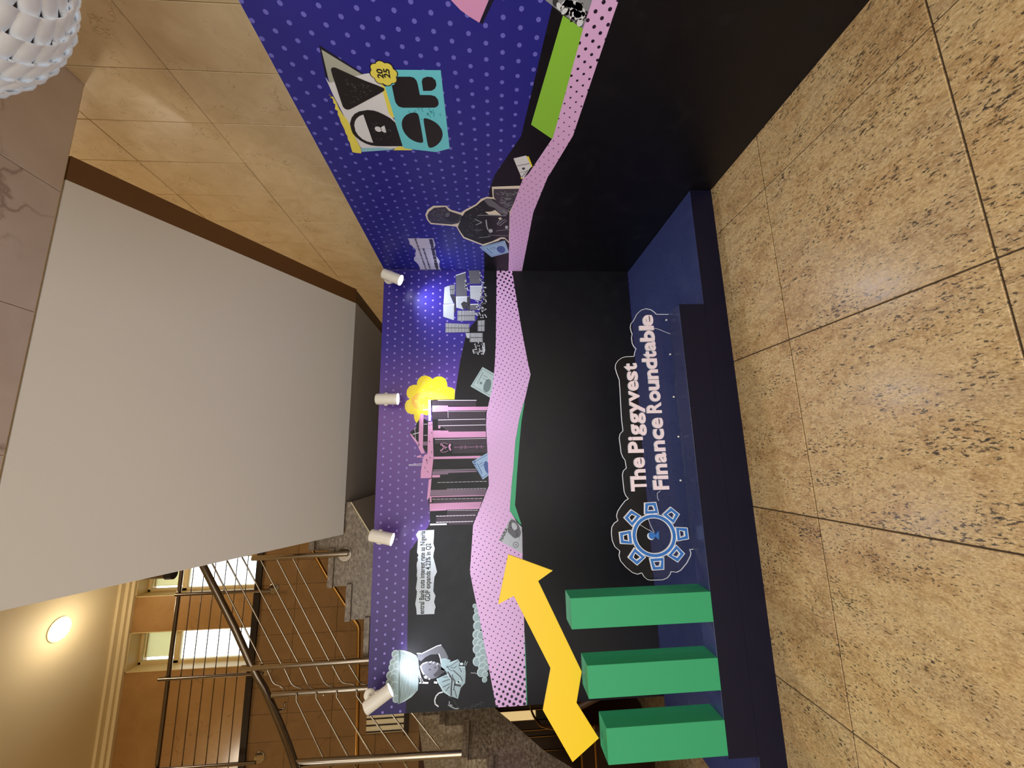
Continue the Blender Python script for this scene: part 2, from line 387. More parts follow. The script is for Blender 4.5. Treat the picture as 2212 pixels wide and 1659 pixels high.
# tan wall behind the stair, up to the gallery edge
YB = 3.0
wb_ = MB().box((-9.2, YB+0.012, -0.1), (WR, YB+0.10, 4.84)).build('wall_back', M['grout']); wb_['kind'] = 'structure'
bx = [-3.150-0.335*k for k in range(9, -3, -1)]
bz = [3.73-0.61*2, 3.73-0.61, 3.73, 4.34, 4.84]
DOORX = (-5.50, -5.26)
tiles(wb_, 'wall_tile', bx, bz, lambda a,b,c,d,e: ((a,YB+e,c),(b,YB+0.02,d)), M['marble_brown'])
MB().box((-9.1, YB, 0.0), (WR, YB+0.02, bz[0]-0.003)).build('lower_cladding', M['wood'], wb_)
MB().box((-9.1, YB, bz[0]), (bx[0]-0.003, YB+0.02, 4.84)).build('far_cladding', M['marble_brown'], wb_)
MB().box((bx[-1]+0.003, YB, bz[0]), (WR, YB+0.02, 4.84)).build('near_cladding', M['marble_brown'], wb_)
MB().box((-9.1, YB-0.025, 4.84), (WR, YB+0.06, 4.925)).build('slab_edge', M['dark_edge'], wb_)
gf = MB().box((-9.2, YB+0.02, 4.72), (WR, 4.3, 4.86)).build('floor_gallery', M['granite']); gf['kind'] = 'structure'
# lit doorway light low on the back wall
w3 = MB().box((-5.46, YB-0.03, 2.72), (-5.24, YB-0.005, 3.24)).build('window_3', M['cream']); w3['kind'] = 'structure'
for x in (-5.28, -5.36, -5.44):
    MB().box((x-0.006, YB-0.045, 2.72), (x+0.006, YB-0.028, 3.24)).build('glazing_bar', M['dark_edge'], w3)
MB().box((-5.5, YB-0.05, 2.66), (-5.2, YB-0.005, 2.72)).build('sill', M['dark_edge'], w3)
# gallery wall with two deep windows
YW = 4.2
wg = MB()
W1 = (-4.56+0.65, -3.30); W2 = (-5.06, -4.46); W1 = (-3.91, -3.31); 
zs, zh = 5.35, 7.505
edges = [-9.2, W2[0], W2[1], W1[0], W1[1], WR]
for i in range(0, len(edges), 2):
    wg.box((edges[i], YW, 4.8), (edges[i+1], YW+0.42, UP_Z))
for w in (W1, W2):
    wg.box((w[0], YW, 4.8), (w[1], YW+0.42, zs)).box((w[0], YW, zh), (w[1], YW+0.42, UP_Z))
wgo = wg.build('wall_gallery', M['marble_tan']); wgo['kind'] = 'structure'
for n, w in (('window_1', W1), ('window_2', W2)):
    yg = YW+0.25; f = 0.055
    win = MB()
    x0, x1 = w
    for a, b in (((x0, zs), (x0+f, zh)), ((x1-f, zs), (x1, zh)), ((x0, zh-f), (x1, zh)), ((x0, zs), (x1, zs+f)), ((x0, 6.84), (x1, 6.93))):
        win.bbox((a[0], yg-0.03, a[1]), (b[0], yg+0.04, b[1]), 0.006)
    wo = win.build(n, M['frame']); wo['kind'] = 'structure'
    MB().box((x0+f, yg, zs+f), (x1-f, yg+0.008, 6.84)).build('pane', M['window_glass'], wo)
    MB().box((x0+f, yg, 6.93), (x1-f, yg+0.008, zh-f)).build('pane', M['window_glass'], wo)
    rv = MB()
    rv.box((x0, YW-0.012, zs), (x0+0.012, yg-0.03, zh)).box((x1-0.012, YW-0.012, zs), (x1, yg-0.03, zh)).box((x0, YW-0.012, zh-0.012), (x1, yg-0.03, zh))
    rv.build('reveal', M['frame'], wo)
    MB().box((x0+f, yg+0.14, 6.95), (x1-f, yg+0.15, zh)).build('blind', M['blind'], wo)

# ------------------------------------------------------------------ staircase
st = thing('staircase', 'granite staircase with white plastered sloping underside rising behind the display panels', 'staircase', (-2.3, 0.42, 2.8))
# upper flight: a sloping slab, its plain soffit towards the viewer
SX0, SX1 = -2.372, -0.165
a = (-1.345, 3.816); b = (0.395, 2.815)
up = MB().prism([a, b, (b[0]+0.02, b[1]+0.30), (a[0]+0.02, a[1]+0.42)], 'x', SX0, SX1).build('upper_flight', M['plaster'], st)
MB().prism([a, b, (b[0]+0.02, b[1]+0.30), (a[0]+0.02, a[1]+0.42)], 'x', SX1+0.0005, SX1+0.15).build('reflection_strip', M['reflection_brown'], st)  # added strip, stands in for the dark reflection beside the soffit
MB().box((-0.149, 0.40, 2.835), (0.0, 2.35, 3.055)).build('reflection_strip', M['reflection_brown'], st)  # same added reflection strip, carried along the landing edge
for k in range(5):
    yy = 0.40-0.295*(k+1); zz = 3.105+0.168*(k+1)
    MB().box((SX0-0.02, yy-0.02, zz-0.04), (SX1+0.02, yy+0.295, zz)).build('tread', M['granite'], st)
    MB().box((SX0, yy+0.275, zz-0.168), (SX1, yy+0.295, zz-0.04)).build('riser', M['granite'], st)
# landing
ld = MB().box((-2.105, 0.395, 2.82), (-0.15, 2.35, 3.06)).build('landing', M['plaster_grey'], st)
MB().box((-2.50, 0.38, 3.06), (-0.13, 2.37, 3.105)).build('tread', M['granite'], st)
# lower flight, straight and then winding towards the hall
# stations along the visible (inner) side: plan x, y and the tread height that follows; px-checked
inner = [(-2.095, 0.43), (-2.490, 0.43), (-2.795, 0.43), (-3.072, 0.43), (-3.375, 0.43), (-3.55, 0.385), (-3.67, 0.30), (-3.73, 0.21), (-3.762, 0.12), (-3.825, -0.15), (-3.86, -0.42), (-3.89, -0.72), (-3.92, -1.02)]
tz = [3.105, 2.937, 2.770, 2.601, 2.43, 2.26, 2.09, 1.912, 1.722, 1.540, 1.37, 1.20]
outer = [(-2.095, 2.35), (-2.490, 2.35), (-2.795, 2.35), (-3.072, 2.35), (-3.45, 2.35), (-4.2, 2.35), (-5.0, 2.2), (-5.4, 1.3), (-5.5, 0.9), (-5.5, 0.3), (-5.5, -0.3), (-5.5, -0.7), (-5.5, -1.02)]
low = [2.775, 2.55, 2.31, 2.10, 1.92, 1.76, 1.60, 1.47, 1.37, 1.12, 0.80, 0.47, 0.15]
low[0] = 2.772; low[1] = 2.51
side = MB(); under = MB()
for i in range(len(tz)):
    (x0, y0), (x1, y1) = inner[i], inner[i+1]
    t = tz[i]-0.045
    side.add([(x0, y0, low[i]), (x1, y1, low[i+1]), (x1, y1, t), (x0, y0, t)], [(0, 1, 2, 3)])
    (u0, v0), (u1, v1) = outer[i], outer[i+1]
    under.add([(x0, y0, low[i]), (x1, y1, low[i+1]), (u1, v1, low[i+1]), (u0, v0, low[i])], [(0, 1, 2, 3)])
side.build('stringer', M['granite'], st); under.build('soffit', M['plaster_grey'], st)
edge = MB().tube([(p[0], p[1]-0.006, l) for p, l in zip(inner[:4], low[:4])], 0.006, 5).build('soffit_bead', M['cream'], st)
for i in range(1, len(tz)):
    (x0, y0), (x1, y1) = Vector(inner[i]), Vector(inner[i+1])
    (u0, v0), (u1, v1) = Vector(outer[i]), Vector(outer[i+1])
    d = (Vector((x1, y1))-Vector((x0, y0))).normalized(); n = Vector((d.y, -d.x)) if False else Vector((-d.y, d.x))
    if n.y > 0 and i < 5: n = -n
    if i >= 5 and n.x < 0: n = -n
    o0 = Vector((x0, y0))+n*0.025; o1 = Vector((x1, y1))+n*0.025+d*0.025
    z1 = tz[i]; z0 = z1-0.045
    q = [o0, o1, Vector((u1, v1)), Vector((u0, v0))]
    MB().add([(p.x, p.y, z0) for p in q]+[(p.x, p.y, z1) for p in q], [(3,2,1,0),(4,5,6,7),(0,1,5,4),(1,2,6,5),(2,3,7,6),(3,0,4,7)]).build('tread', M['granite'], st)
    zr = tz[i-1]-0.045 if i > 0 else z1
    r = [Vector((x0, y0)), Vector((u0, v0))]; e = d*0.02
    MB().add([(r[0].x, r[0].y, z1), (r[1].x, r[1].y, z1), (r[1].x, r[1].y, zr), (r[0].x, r[0].y, zr),
              (r[0].x+e.x, r[0].y+e.y, z1), (r[1].x+e.x, r[1].y+e.y, z1), (r[1].x+e.x, r[1].y+e.y, zr), (r[0].x+e.x, r[0].y+e.y, zr)],
             [(0,1,2,3),(7,6,5,4),(0,4,5,1),(3,2,6,7),(1,5,6,2),(0,3,7,4)]).build('riser', M['granite'], st)

# railing of the lower flight
def P2(lst, y):
    ys_ = y if isinstance(y, (list, tuple)) else [y]*len(lst)
    return [(p[0], yy, p[1]) for p, yy in zip(lst, ys_)]
def bent(path, r=0.03, n=4):                  # rounds the corners of a polyline
    P = [Vector(p) for p in path]; out = [P[0]]
    for i in range(1, len(P)-1):
        a = (P[i-1]-P[i]); b = (P[i+1]-P[i]); k = min(r, a.length*0.45, b.length*0.45)
        s = P[i]+a.normalized()*k; e = P[i]+b.normalized()*k
        for j in range(n+1):
            t = j/n; out.append(s*(1-t)**2+P[i]*2*t*(1-t)+e*t*t)
    out.append(P[-1]); return out
def flange(center, normal, parent, r=0.062, material='steel'):
    c = Vector(center); n = Vector(normal).normalized()
    f = MB().tube([c, c+n*0.006, c+n*0.0065], [r, r, r*0.93], 24).build('flange', M[material], parent)
    u = n.orthogonal().normalized(); w = n.cross(u)
    for k in range(4):
        p = c+(u*math.cos(k*PI/2+0.6)+w*math.sin(k*PI/2+0.6))*r*0.66
        MB().tube([p+n*0.006, p+n*0.011], 0.009, 8).build('bolt', M['steel'], f)
    return f
rl = thing('stair_railing', 'polished steel stair railing with rods and posts above the left end of the back panel', 'railing', (-3.4, 0.36, 2.6))
hr = []
for lst, y in (([(-2.419,4.068),(-2.592,3.963),(-3.068,3.666),(-3.35,3.507),(-3.464,3.437)], 0.36), ([(-3.55,3.359)], 0.34), ([(-3.646,3.267)], 0.29), ([(-3.7402,3.1489)], 0.20), ([(-3.8134,3.039)], 0.10), ([(-3.8799,2.94)], 0.0), ([(-3.9261,2.8201)], -0.15), ([(-3.946,2.691)], -0.35)):
    hr += P2(lst, y)
MB().tube(hr, 0.027, 14).build('handrail', M['steel_dark'], rl)
posts = [([(-2.534,3.561),(-2.527,2.75)], 0.35, 0.022), ([(-3.391,3.567),(-3.383,2.406)], 0.35, 0.022), ([(-3.561,3.269),(-3.562,2.307)], 0.28, 0.022), ([(-3.8779,2.9271),(-3.8996,1.2762)], 0.0, 0.025)]
for (lst, y, r) in posts:
    p = P2(lst, y)
    po = MB().tube([p[0], p[1]], r, 14).build('post', M['steel'], rl)
p = P2([(-2.549,2.805)], 0.42)[0]; flange((p[0], 0.428, p[2]), (0, -1, 0), rl)
MB().tube([(p[0], 0.43, p[2]), (p[0], 0.35, p[2])], 0.018, 10).build('post_arm', M['steel'], rl)
p = P2([(-3.9587,1.3664)], -0.02)[0]; flange((p[0]-0.02, -0.02, p[2]), (1, -0.25, 0), rl, 0.068)
for dz in (-0.03, 0.045):
    q = P2([(-3.9,1.3639)], 0.0)[0]
    MB().tube([(q[0], 0.0, q[2]+dz), (p[0]-0.02, -0.02, p[2]+dz*0.8)], 0.011, 8).build('post_arm', M['steel'], rl)
    MB().tube([(q[0], 0.0, q[2]+dz-0.012), (q[0], 0.0, q[2]+dz+0.012)], 0.028, 14).build('collar', M['steel'], rl)
for lst in ([(-2.498,3.93),(-3.362,3.4)], [(-2.503,3.795),(-3.37,3.251)], [(-2.508,3.656),(-3.366,3.117)], [(-2.514,3.513),(-3.37,2.989)], [(-2.519,3.373),(-3.37,2.861)], [(-2.524,3.236),(-3.366,2.728)]):
    MB().tube(P2(lst, 0.35), 0.0065, 8).build('rod', M['steel'], rl)
for lst in ([(-3.373,3.377),(-3.518,3.301),(-3.539,3.233),(-3.603,3.18)], [(-3.374,3.24),(-3.54,3.148),(-3.572,3.061),(-3.619,3.016)], [(-3.373,3.116),(-3.572,3.005),(-3.576,2.93),(-3.627,2.886)], [(-3.374,2.981),(-3.545,2.884),(-3.577,2.807),(-3.62,2.767)], [(-3.373,2.853),(-3.546,2.745),(-3.558,2.646),(-3.615,2.609)], [(-3.37,2.72),(-3.561,2.593),(-3.572,2.528),(-3.623,2.465)]):
    MB().tube(bent(P2(lst, 0.35), 0.035), 0.0065, 8).build('rod', M['steel'], rl)
for lst in ([(-3.547,3.068),(-3.603,3.064)]+[(-3.896,2.7495)], [(-3.549,2.913),(-3.595,2.91)]+[(-3.8989,2.5683)], [(-3.548,2.753),(-3.595,2.75)]+[(-3.8982,2.396)], [(-3.551,2.595),(-3.594,2.593)]+[(-3.8919,2.2156)], [(-3.553,2.43),(-3.6,2.424)]+[(-3.8935,2.0507)], [(-3.555,2.274),(-3.603,2.265)]+[(-3.8949,1.888)]):
    MB().tube(P2(lst, [0.25, 0.25, 0.05]), 0.0065, 8).build('rod', M['steel'], rl)
for lst in ([(-3.896,2.7495)]+[(-4.0213,2.5423)], [(-3.8989,2.5683)]+[(-4.0341,2.3585)], [(-3.8982,2.396)]+[(-4.0464,2.1829)], [(-3.8919,2.2156)]+[(-4.0449,2.0064)]):
    q = P2(lst, [0.05, -0.12]); MB().tube([q[0], (q[0][0], q[0][1]-0.02, q[0][2]-0.03), q[1]], 0.0065, 8).build('rod', M['steel'], rl)
q = P2([(-3.634,3.172),(-3.686,3.178),(-3.684,3.261)], 0.3)
MB().tube(q, 0.009, 8).build('rail_bracket', M['steel'], rl)
q = P2([(-3.344,3.406),(-3.404,3.452)], 0.35); MB().tube(q, 0.008, 8).build('rail_bracket', M['steel'], rl)

# far handrail seen below the treads
fr = thing('wall_handrail', 'brass toned handrail bending level beyond the stepped granite treads', 'handrail', (-3.6, 2.3, 3.3))
MB().tube(bent(P2([(-2.88,3.918),(-3.037,3.816),(-3.241,3.688),(-3.367,3.595),(-3.598,3.431),(-3.779,3.307),(-3.872,3.236),(-5.473,3.181),(-5.695,3.176)], 2.4), 0.15, 6), 0.024, 12).build('handrail', M['brass'], fr)
MB().tube(P2([(-4.356,3.225),(-4.356,3.03)], 2.4), 0.012, 8).build('rail_bracket', M['steel_dark'], fr)

# post of the upper flight railing, its capped foot showing under the soffit
sp = thing('baluster_post', 'dark capped post foot hanging beside the white sloping soffit', 'post', (-2.43, -0.5, 3.6))
MB().tube([(-2.43, -0.5, 3.615), (-2.43, -0.5, 4.6)], 0.026, 14).build('tube', M['steel_dark'], sp)
MB().tube([(-2.43, -0.5, 3.585), (-2.43, -0.5, 3.63)], 0.033, 14).build('foot_cap', M['dark_edge'], sp)
MB().tube([(-2.43, -0.5, 3.72), (-2.36, -0.5, 3.72)], 0.012, 10).build('bracket', M['steel_dark'], sp)

# gallery balustrade
gr = thing('gallery_railing', 'dark steel balustrade with thin rods along the gallery before two windows', 'railing', (-4.6, 2.94, 4.9))
YG = 2.94
hz = [p[1] for p in [(-3.877,5.939)]][0]
MB().tube([(-8.9, YG, hz), (0.3, YG, hz)], 0.027, 12).build('handrail', M['steel_dark'], gr)
for xp, zt in ((-3.53, hz+0.02), (-4.60, hz+0.10), (-5.67, hz+0.04), (-6.74, hz+0.05), (-2.46, hz+0.05)):
    po = MB().tube([(xp, YG-0.035, 4.66), (xp, YG-0.035, zt)], 0.022, 12).build('post', M['steel_dark'], gr)
    f = flange((xp, YB-0.002, 4.66), (0, -1, 0), po, 0.07)
    MB().tube([(xp, YG-0.03, zt-0.04), (xp+0.05, YG-0.03, hz)], 0.008, 8).build('rail_bracket', M['steel'], po)
for zr in [p[1] for p in [(-3.944,5.775),(-3.952,5.625),(-3.959,5.477),(-3.966,5.326),(-3.973,5.177),(-3.98,5.028)]]:
    MB().tube([(-8.9, YG, zr), (0.3, YG, zr)], 0.0065, 8).build('rod', M['steel_dark'], gr)

# downlights in the upper ceiling
x, y = -3.99, 3.15
dl = thing('downlight', 'round downlight glowing in the cream ceiling above the gallery windows', 'ceiling light', (x, y, UP_Z))
MB().tube([(x, y, UP_Z-0.012), (x, y, UP_Z)], 0.165, 28).build('trim_ring', M['cream'], dl)
MB().tube([(x, y, UP_Z-0.02), (x, y, UP_Z-0.011)], 0.145, 28).build('diffuser', M['glow_warm'], dl)

# dark furniture under the stair, left of the panels
wp = thing('wood_panelling', 'dark mahogany panelling with one lit cream panel in the shade under the stair', 'panelling', (-4.9, 1.7, 0))
YP = 1.72
xs_ = [p[0] for p in [(-4.398,1.016),(-4.602,1.023),(-4.705,1.026),(-4.808,1.03),(-4.877,1.032),(-5.019,1.037),(-5.275,1.046)]]
for i in range(len(xs_)-1):
    if i == 1: continue
    MB().bbox((xs_[i]-0.004, YP, 0.02), (xs_[i+1]+0.004, YP+0.03, 1.45), 0.006).build('panel', M['wood'], wp)
    MB().box((xs_[i+1]-0.003, YP-0.006, 0.4), (xs_[i+1]+0.003, YP+0.02, 1.45)).build('inlay_strip', M['brass'], wp)
zc = [p[1] for p in [(-4.661,0.987)]][0]
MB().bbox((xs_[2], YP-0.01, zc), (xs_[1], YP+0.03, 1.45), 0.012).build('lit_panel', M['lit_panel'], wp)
MB().bbox((xs_[2]-0.004, YP+0.005, 0.02), (xs_[1]+0.004, YP+0.03, zc-0.004), 0.006).build('panel', M['leather'], wp)
MB().box((-7.2, YP+0.005, 0.0), (xs_[-1], YP+0.03, 1.45)).box((xs_[0], YP+0.005, 0.0), (-3.0, YP+0.03, 1.45)).build('backing', M['wood'], wp)
ch = thing('lounge_armchair', 'black leather armchair with curved brass arm tubes behind the yellow arrow', 'armchair', (-4.45, 1.25, 0))
for dy in (0.0, 0.028):
    MB().tube(bent(P2([(-4.248,1.075),(-4.311,1.092),(-4.399,1.061),(-4.492,0.996),(-4.517,0.928),(-4.536,0.832),(-4.563,0.528)], 1.25+dy), 0.06, 6), 0.009, 8).build('arm_tube', M['brass'], ch)
cx, cz = ([(-4.394,0.997)])[0]
q = [(-4.346,1.084),(-4.497,0.771)]
MB().bbox((q[1][0], 1.22, 0.42), (q[0][0], 1.70, 0.56), 0.03).build('seat', M['leather'], ch)
MB().bbox((q[1][0], 1.60, 0.5), (q[0][0], 1.70, q[0][1]), 0.03).build('backrest', M['leather'], ch)
for lx in (q[1][0]+0.02, q[0][0]-0.02):
    for ly in (1.26, 1.68):
        MB().tube([(lx, ly, 0.0), (lx, ly, 0.44)], 0.012, 8).build('leg', M['brass'], ch)
ct = thing('console_chest', 'dark wooden chest with two brass edge strips under the stair behind the arrow tip', 'chest', (-4.5, 0.9, 0))
q = [(-4.27,0.696),(-4.09,0.554),(-4.677,0.591)]
MB().bbox((-5.6, 0.7, 0), (q[1][0]-0.1, 1.1, q[0][1]), 0.01).build('body', M['wood'], ct)
for zz in (q[0][1]-0.012, q[1][1]):
    MB().box((-5.6, 0.69, zz-0.008), (q[1][0]-0.1, 0.70, zz+0.008)).build('edge_strip', M['brass'], ct)
MB().bbox((q[1][0]-0.34, 0.72, q[0][1]), (q[1][0]-0.12, 1.0, q[0][1]+0.05), 0.01).build('cream_pad', M['cream'], ct)
pk = thing('wooden_brace', 'brown wooden brace leaning behind the left end of the back panel', 'brace', (-3.75, 0.25, 0.0))
q = P2([(-3.82,0.808),(-3.727,0.564)], 0.3)
MB().tube([Vector(q[0])+(Vector(q[0])-Vector(q[1]))*0.3, Vector(q[1])+(Vector(q[1])-Vector(q[0]))*0.05], 0.03, 4).build('bar', M['wood_brown'], pk)
# ------------------------------------------------------------------ printed display panels
LAYER = 0.0003
def poly_area(p): return 0.5*sum(p[i][0]*p[(i+1)%len(p)][1]-p[(i+1)%len(p)][0]*p[i][1] for i in range(len(p)))
def prt(plane, name, polys, material, layer, parent, label=None):
    """flat print on the face of a panel: B is the back panel (x, z), S the side panel (y, z)"""
    if 2 <= len(polys) <= 12 and not any(len(p) == 4 and nm_ in name for p in polys for nm_ in RIB):
        return [prt(plane, name, [p], material, layer, parent, label) for p in polys][0]
    mb = MB()
    for p in polys:
        if plane == 'B':
            if poly_area(p) < 0: p = p[::-1]
            mb.add([(x, -LAYER*layer, z) for x, z in p], [tuple(range(len(p)))])
        else:
            if poly_area(p) > 0: p = p[::-1]
            mb.add([(-LAYER*layer, y, z) for y, z in p], [tuple(range(len(p)))])
    o = mb.build(name, M[material] if isinstance(material, str) else material, parent, label)
    if len(polys) > 12: o['kind'] = 'stuff'
    return o
RIB = ('rim', 'fold', 'light', 'highlight', 'scarf', 'hand', 'crease', 'ink', 'machine', 'band_print', 'text', 'heading', 'line')
def ribbon(pts, w):
    """polyline -> list of quads of width w"""
    out = []
    for i in range(len(pts)-1):
        a = Vector(pts[i]); b = Vector(pts[i+1])
        if (b-a).length < 1e-5: continue
        d = (b-a).normalized()*w*0.5; n = Vector((-d.y, d.x))
        a2 = a-d*0.3; b2 = b+d*0.3
        out.append([tuple(a2+n), tuple(a2-n), tuple(b2-n), tuple(b2+n)])
    return out
def disc(c, rx, rz=None, n=14, rot=0.0):
    rz = rz or rx
    return [(c[0]+rx*math.cos(t)*math.cos(rot)-rz*math.sin(t)*math.sin(rot), c[1]+rx*math.cos(t)*math.sin(rot)+rz*math.sin(t)*math.cos(rot)) for t in [2*PI*k/n for k in range(n)]]
def smooth(pts, it=1):
    for _ in range(it):
        o = []
        for i in range(len(pts)):
            a, b = Vector(pts[i]), Vector(pts[(i+1) % len(pts)])
            o += [tuple(a*0.75+b*0.25), tuple(a*0.25+b*0.75)]
        pts = o
    return pts
def lerp(a, b, t): return (a[0]+(b[0]-a[0])*t, a[1]+(b[1]-a[1])*t)
FONTC = {}
def glyphs(text, bold=0.0, extrude=0.0, shear=0.0):
    cu = bpy.data.curves.new('lettering', 'FONT'); cu.body = text; cu.offset = bold; cu.extrude = extrude; cu.shear = shear
    cu.resolution_u = 4
    ob = bpy.data.objects.new('lettering', cu); C.objects.link(ob)
    bpy.context.view_layer.update()
    me = bpy.data.meshes.new_from_object(ob.evaluated_get(bpy.context.evaluated_depsgraph_get()))
    v = [tuple(x.co) for x in me.vertices]; f = [tuple(p.vertices) for p in me.polygons]
    bpy.data.objects.remove(ob); bpy.data.curves.remove(cu); bpy.data.meshes.remove(me)
    return v, f
def text_print(plane, name, text, a, b, cap, material, layer, parent, bold=0.0):
    """text along the baseline a->b (panel metres), capital height cap"""
    v, f = glyphs(text, bold)
    x0 = min(p[0] for p in v); x1 = max(p[0] for p in v)
    a = Vector(a); b = Vector(b); e = (b-a)/(x1-x0); n = Vector((-e.y, e.x)).normalized()*(cap/0.70)
    if plane == 'S': n = Vector((e.y, -e.x)).normalized()*(cap/0.70)
    mb = MB(); vs = []
    for p in v:
        q = a+e*(p[0]-x0)+n*p[1]
        vs.append((q.x, -LAYER*layer, q.y) if plane == 'B' else (-LAYER*layer, q.x, q.y))
    mb.add(vs, f); return mb.build(name, M[material], parent)

bp = thing('back_panel', 'tall printed back panel in purple and black with bank building, yellow sun and headline strip', 'display panel', (-1.8, 0.02, 0.0))
BX0 = -3.605; PH = 2.44
bb = MB().bbox((BX0, 0.0, 0.0), (-0.0005, 0.035, PH), 0.001).build('board', M['back_blue'], bp)
# material of the board is laid out in panel metres, so its mesh keeps world x and z
def world_space(o):
    """keeps the print pattern in panel metres: mesh in world coordinates, object moved back"""
    p = worldpos(o.parent)
    for v in o.data.vertices: v.co = v.co+p
    o.location = -p
world_space(bb)
MB().box((BX0+0.002, 0.0352, 0.002), (-0.002, 0.04, PH-0.002)).build('backing', M['print_black'], bp)
blk = [(0.0051,1.522),(-0.3012,1.5337),(-0.4808,1.5945),(-0.5954,1.6873),(-0.6391,1.6957),(-0.8714,1.7453),(-1.2088,1.7948),(-1.3667,1.8205),(-1.756,1.9931),(-2.0573,2.0076),(-2.2087,1.9863),(-2.2698,2.0041),(-2.3814,2.0991),(-2.4504,2.1493),(-2.5589,2.154),(-2.9636,2.1527),(-3.1507,2.1514),(-3.4689,2.1493),(-3.5803,2.1498)]
blk = [(min(x, -0.0006), z) for x, z in blk]; blk[-1] = (BX0, blk[-1][1]); blk[0] = (-0.0006, blk[0][1])
prt('B', 'black_ground_print', [blk+[(BX0, 0.1475), (-0.0006, 0.1475)]], 'black_print', 1, bp)
# green sliver under the pink band
gs = [(-1.2114,1.1804),(-1.2711,1.1822),(-1.4184,1.2123),(-1.6207,1.2361),(-1.8672,1.2629),(-2.0792,1.2819),(-2.1204,1.2864),(-2.2796,1.2358)] + [(-2.2698,1.2529),(-2.1635,1.3356),(-1.9268,1.3106),(-1.5967,1.2748),(-1.3889,1.2289),(-1.213,1.1912)]
prt('B', 'green_band_print', [gs, [(-2.9563,1.2381),(-3.2734,1.2291),(-3.602,1.2283),(-3.6016,1.2462),(-3.2721,1.2546)]], 'print_green', 2, bp)
up_ = [(0.0062,1.4049),(-0.7055,1.4248),(-0.8908,1.4361),(-0.9736,1.4435),(-1.1252,1.4642),(-1.2074,1.4837),(-1.3394,1.5157),(-1.4563,1.5211),(-1.6782,1.5117),(-1.845,1.5058),(-1.9557,1.5033),(-2.0711,1.5512),(-2.2678,1.6372),(-2.4514,1.6505),(-2.6275,1.6651),(-2.7865,1.6324),(-2.9956,1.586),(-3.3326,1.5205),(-3.6021,1.4672)]
lo_ = [(0.0075,1.2609),(-0.3502,1.2178),(-0.5877,1.1858),(-0.8845,1.1398),(-1,1.1183),(-1.2116,1.1731),(-1.3889,1.2297),(-1.5984,1.272),(-1.8119,1.2921),(-1.9269,1.3087),(-2.1636,1.3317),(-2.2355,1.2869),(-2.3401,1.2317),(-2.5493,1.2338),(-2.9801,1.2362),(-3.2884,1.2354),(-3.6032,1.2355)]
up_[0] = (-0.0006, up_[0][1]); lo_[0] = (-0.0006, lo_[0][1]); up_[-1] = (BX0, up_[-1][1]); lo_[-1] = (BX0, lo_[-1][1])
world_space(prt('B', 'pink_band_print', [up_+lo_[::-1]], 'back_pink', 6, bp))

# --- yellow sun behind the skyline
sun = [(-1.2251,1.7946),(-1.1323,1.7899),(-1.1118,1.817),(-1.1024,1.8572),(-1.0694,1.8589),(-1.0316,1.8738),(-1.0109,1.9091),(-1.009,1.942),(-1.0178,1.9675),(-1.0341,1.9869),(-1.0136,2.0076),(-0.9997,2.0443),(-1.0053,2.0805),(-1.0276,2.1069),(-1.0574,2.1208),(-1.0828,2.1203),(-1.0817,2.1513),(-1.0955,2.1849),(-1.1272,2.2057),(-1.1641,2.209),(-1.19,2.1983),(-1.2064,2.1793),(-1.2222,2.2053),(-1.252,2.2195),(-1.2885,2.2185),(-1.3193,2.2028),(-1.3379,2.1739),(-1.3413,2.1404),(-1.3732,2.1382),(-1.3986,2.1298),(-1.4182,2.1159),(-1.3919,2.098),(-1.3452,2.0776),(-1.3457,2.049),(-1.3532,2.0332),(-1.3448,2.0147),(-1.2221,2.008)]
prt('B', 'sun_print', [sun], 'print_yellow', 2, bp)
half = [(0.0, 0.0)]
o1 = [(-1.2199,2.1661),(-1.1906,2.156),(-1.163,2.1243),(-1.1472,2.0814),(-1.1406,2.0238),(-1.1458,1.9658),(-1.1583,1.9149),(-1.1797,1.8711),(-1.206,1.8419),(-1.2187,1.8346),(-1.2192,2.0081),(-1.2881,2.0106),(-1.3169,2.0352),(-1.3087,2.0926),(-1.2861,2.1359),(-1.2492,2.1618)]
so = prt('B', 'sun_core_print', [o1], 'print_orange', 3, bp)
prt('B', 'sun_centre_print', [[(-1.2281,2.1014),(-1.199,2.0804),(-1.1885,2.0374),(-1.2002,1.9939),(-1.2181,1.9793),(-1.2206,2.0117),(-1.2588,2.0132),(-1.273,2.0431),(-1.2613,2.0864)]], 'print_yellow', 4, bp)
prt('B', 'sun_dot_print', [disc(c, 0.0085, n=10) for c in [(-1.0962,1.9969),(-1.1289,2.0637),(-1.1305,1.9333),(-1.1632,1.9959),(-1.197,2.0625),(-1.1973,1.9326),(-1.2278,2.1265),(-1.2617,2.0613),(-1.2634,2.1893),(-1.0656,2.0613)]], 'print_lemon', 5, bp)

# --- bank building skyline
sk = bp
K1 = 3
fac = [(-1.2164,1.999),(-1.2156,1.7927),(-1.2125,1.4874)] + [(-1.2007,1.4857),(-1.3395,1.5117),(-1.4564,1.5171),(-1.6783,1.5077),(-1.8451,1.5019),(-1.9559,1.4994),(-2.0712,1.5473),(-2.2679,1.6334)] + [(-2.2582,1.9892),(-2.0815,1.9963),(-1.9812,1.9935),(-1.836,1.9816),(-1.7181,1.9709)] + [(-1.7012,1.9689),(-1.5389,1.9764),(-1.4099,1.9818),(-1.3228,1.9902)]
prt('B', 'building_print', [fac], 'black_print', K1, bp)
prt('B', 'roof_print', [[(-1.4112,2.1117),(-1.3827,2.0909),(-1.3797,2.0572),(-1.402,2.0176),(-1.4098,1.9854),(-1.6801,1.9744),(-1.6792,2.0166),(-1.6577,2.038),(-1.6256,2.0597),(-1.5932,2.092),(-1.5073,2.1706),(-1.4855,2.1595),(-1.4646,2.13)]], 'black_print', K1, bp)
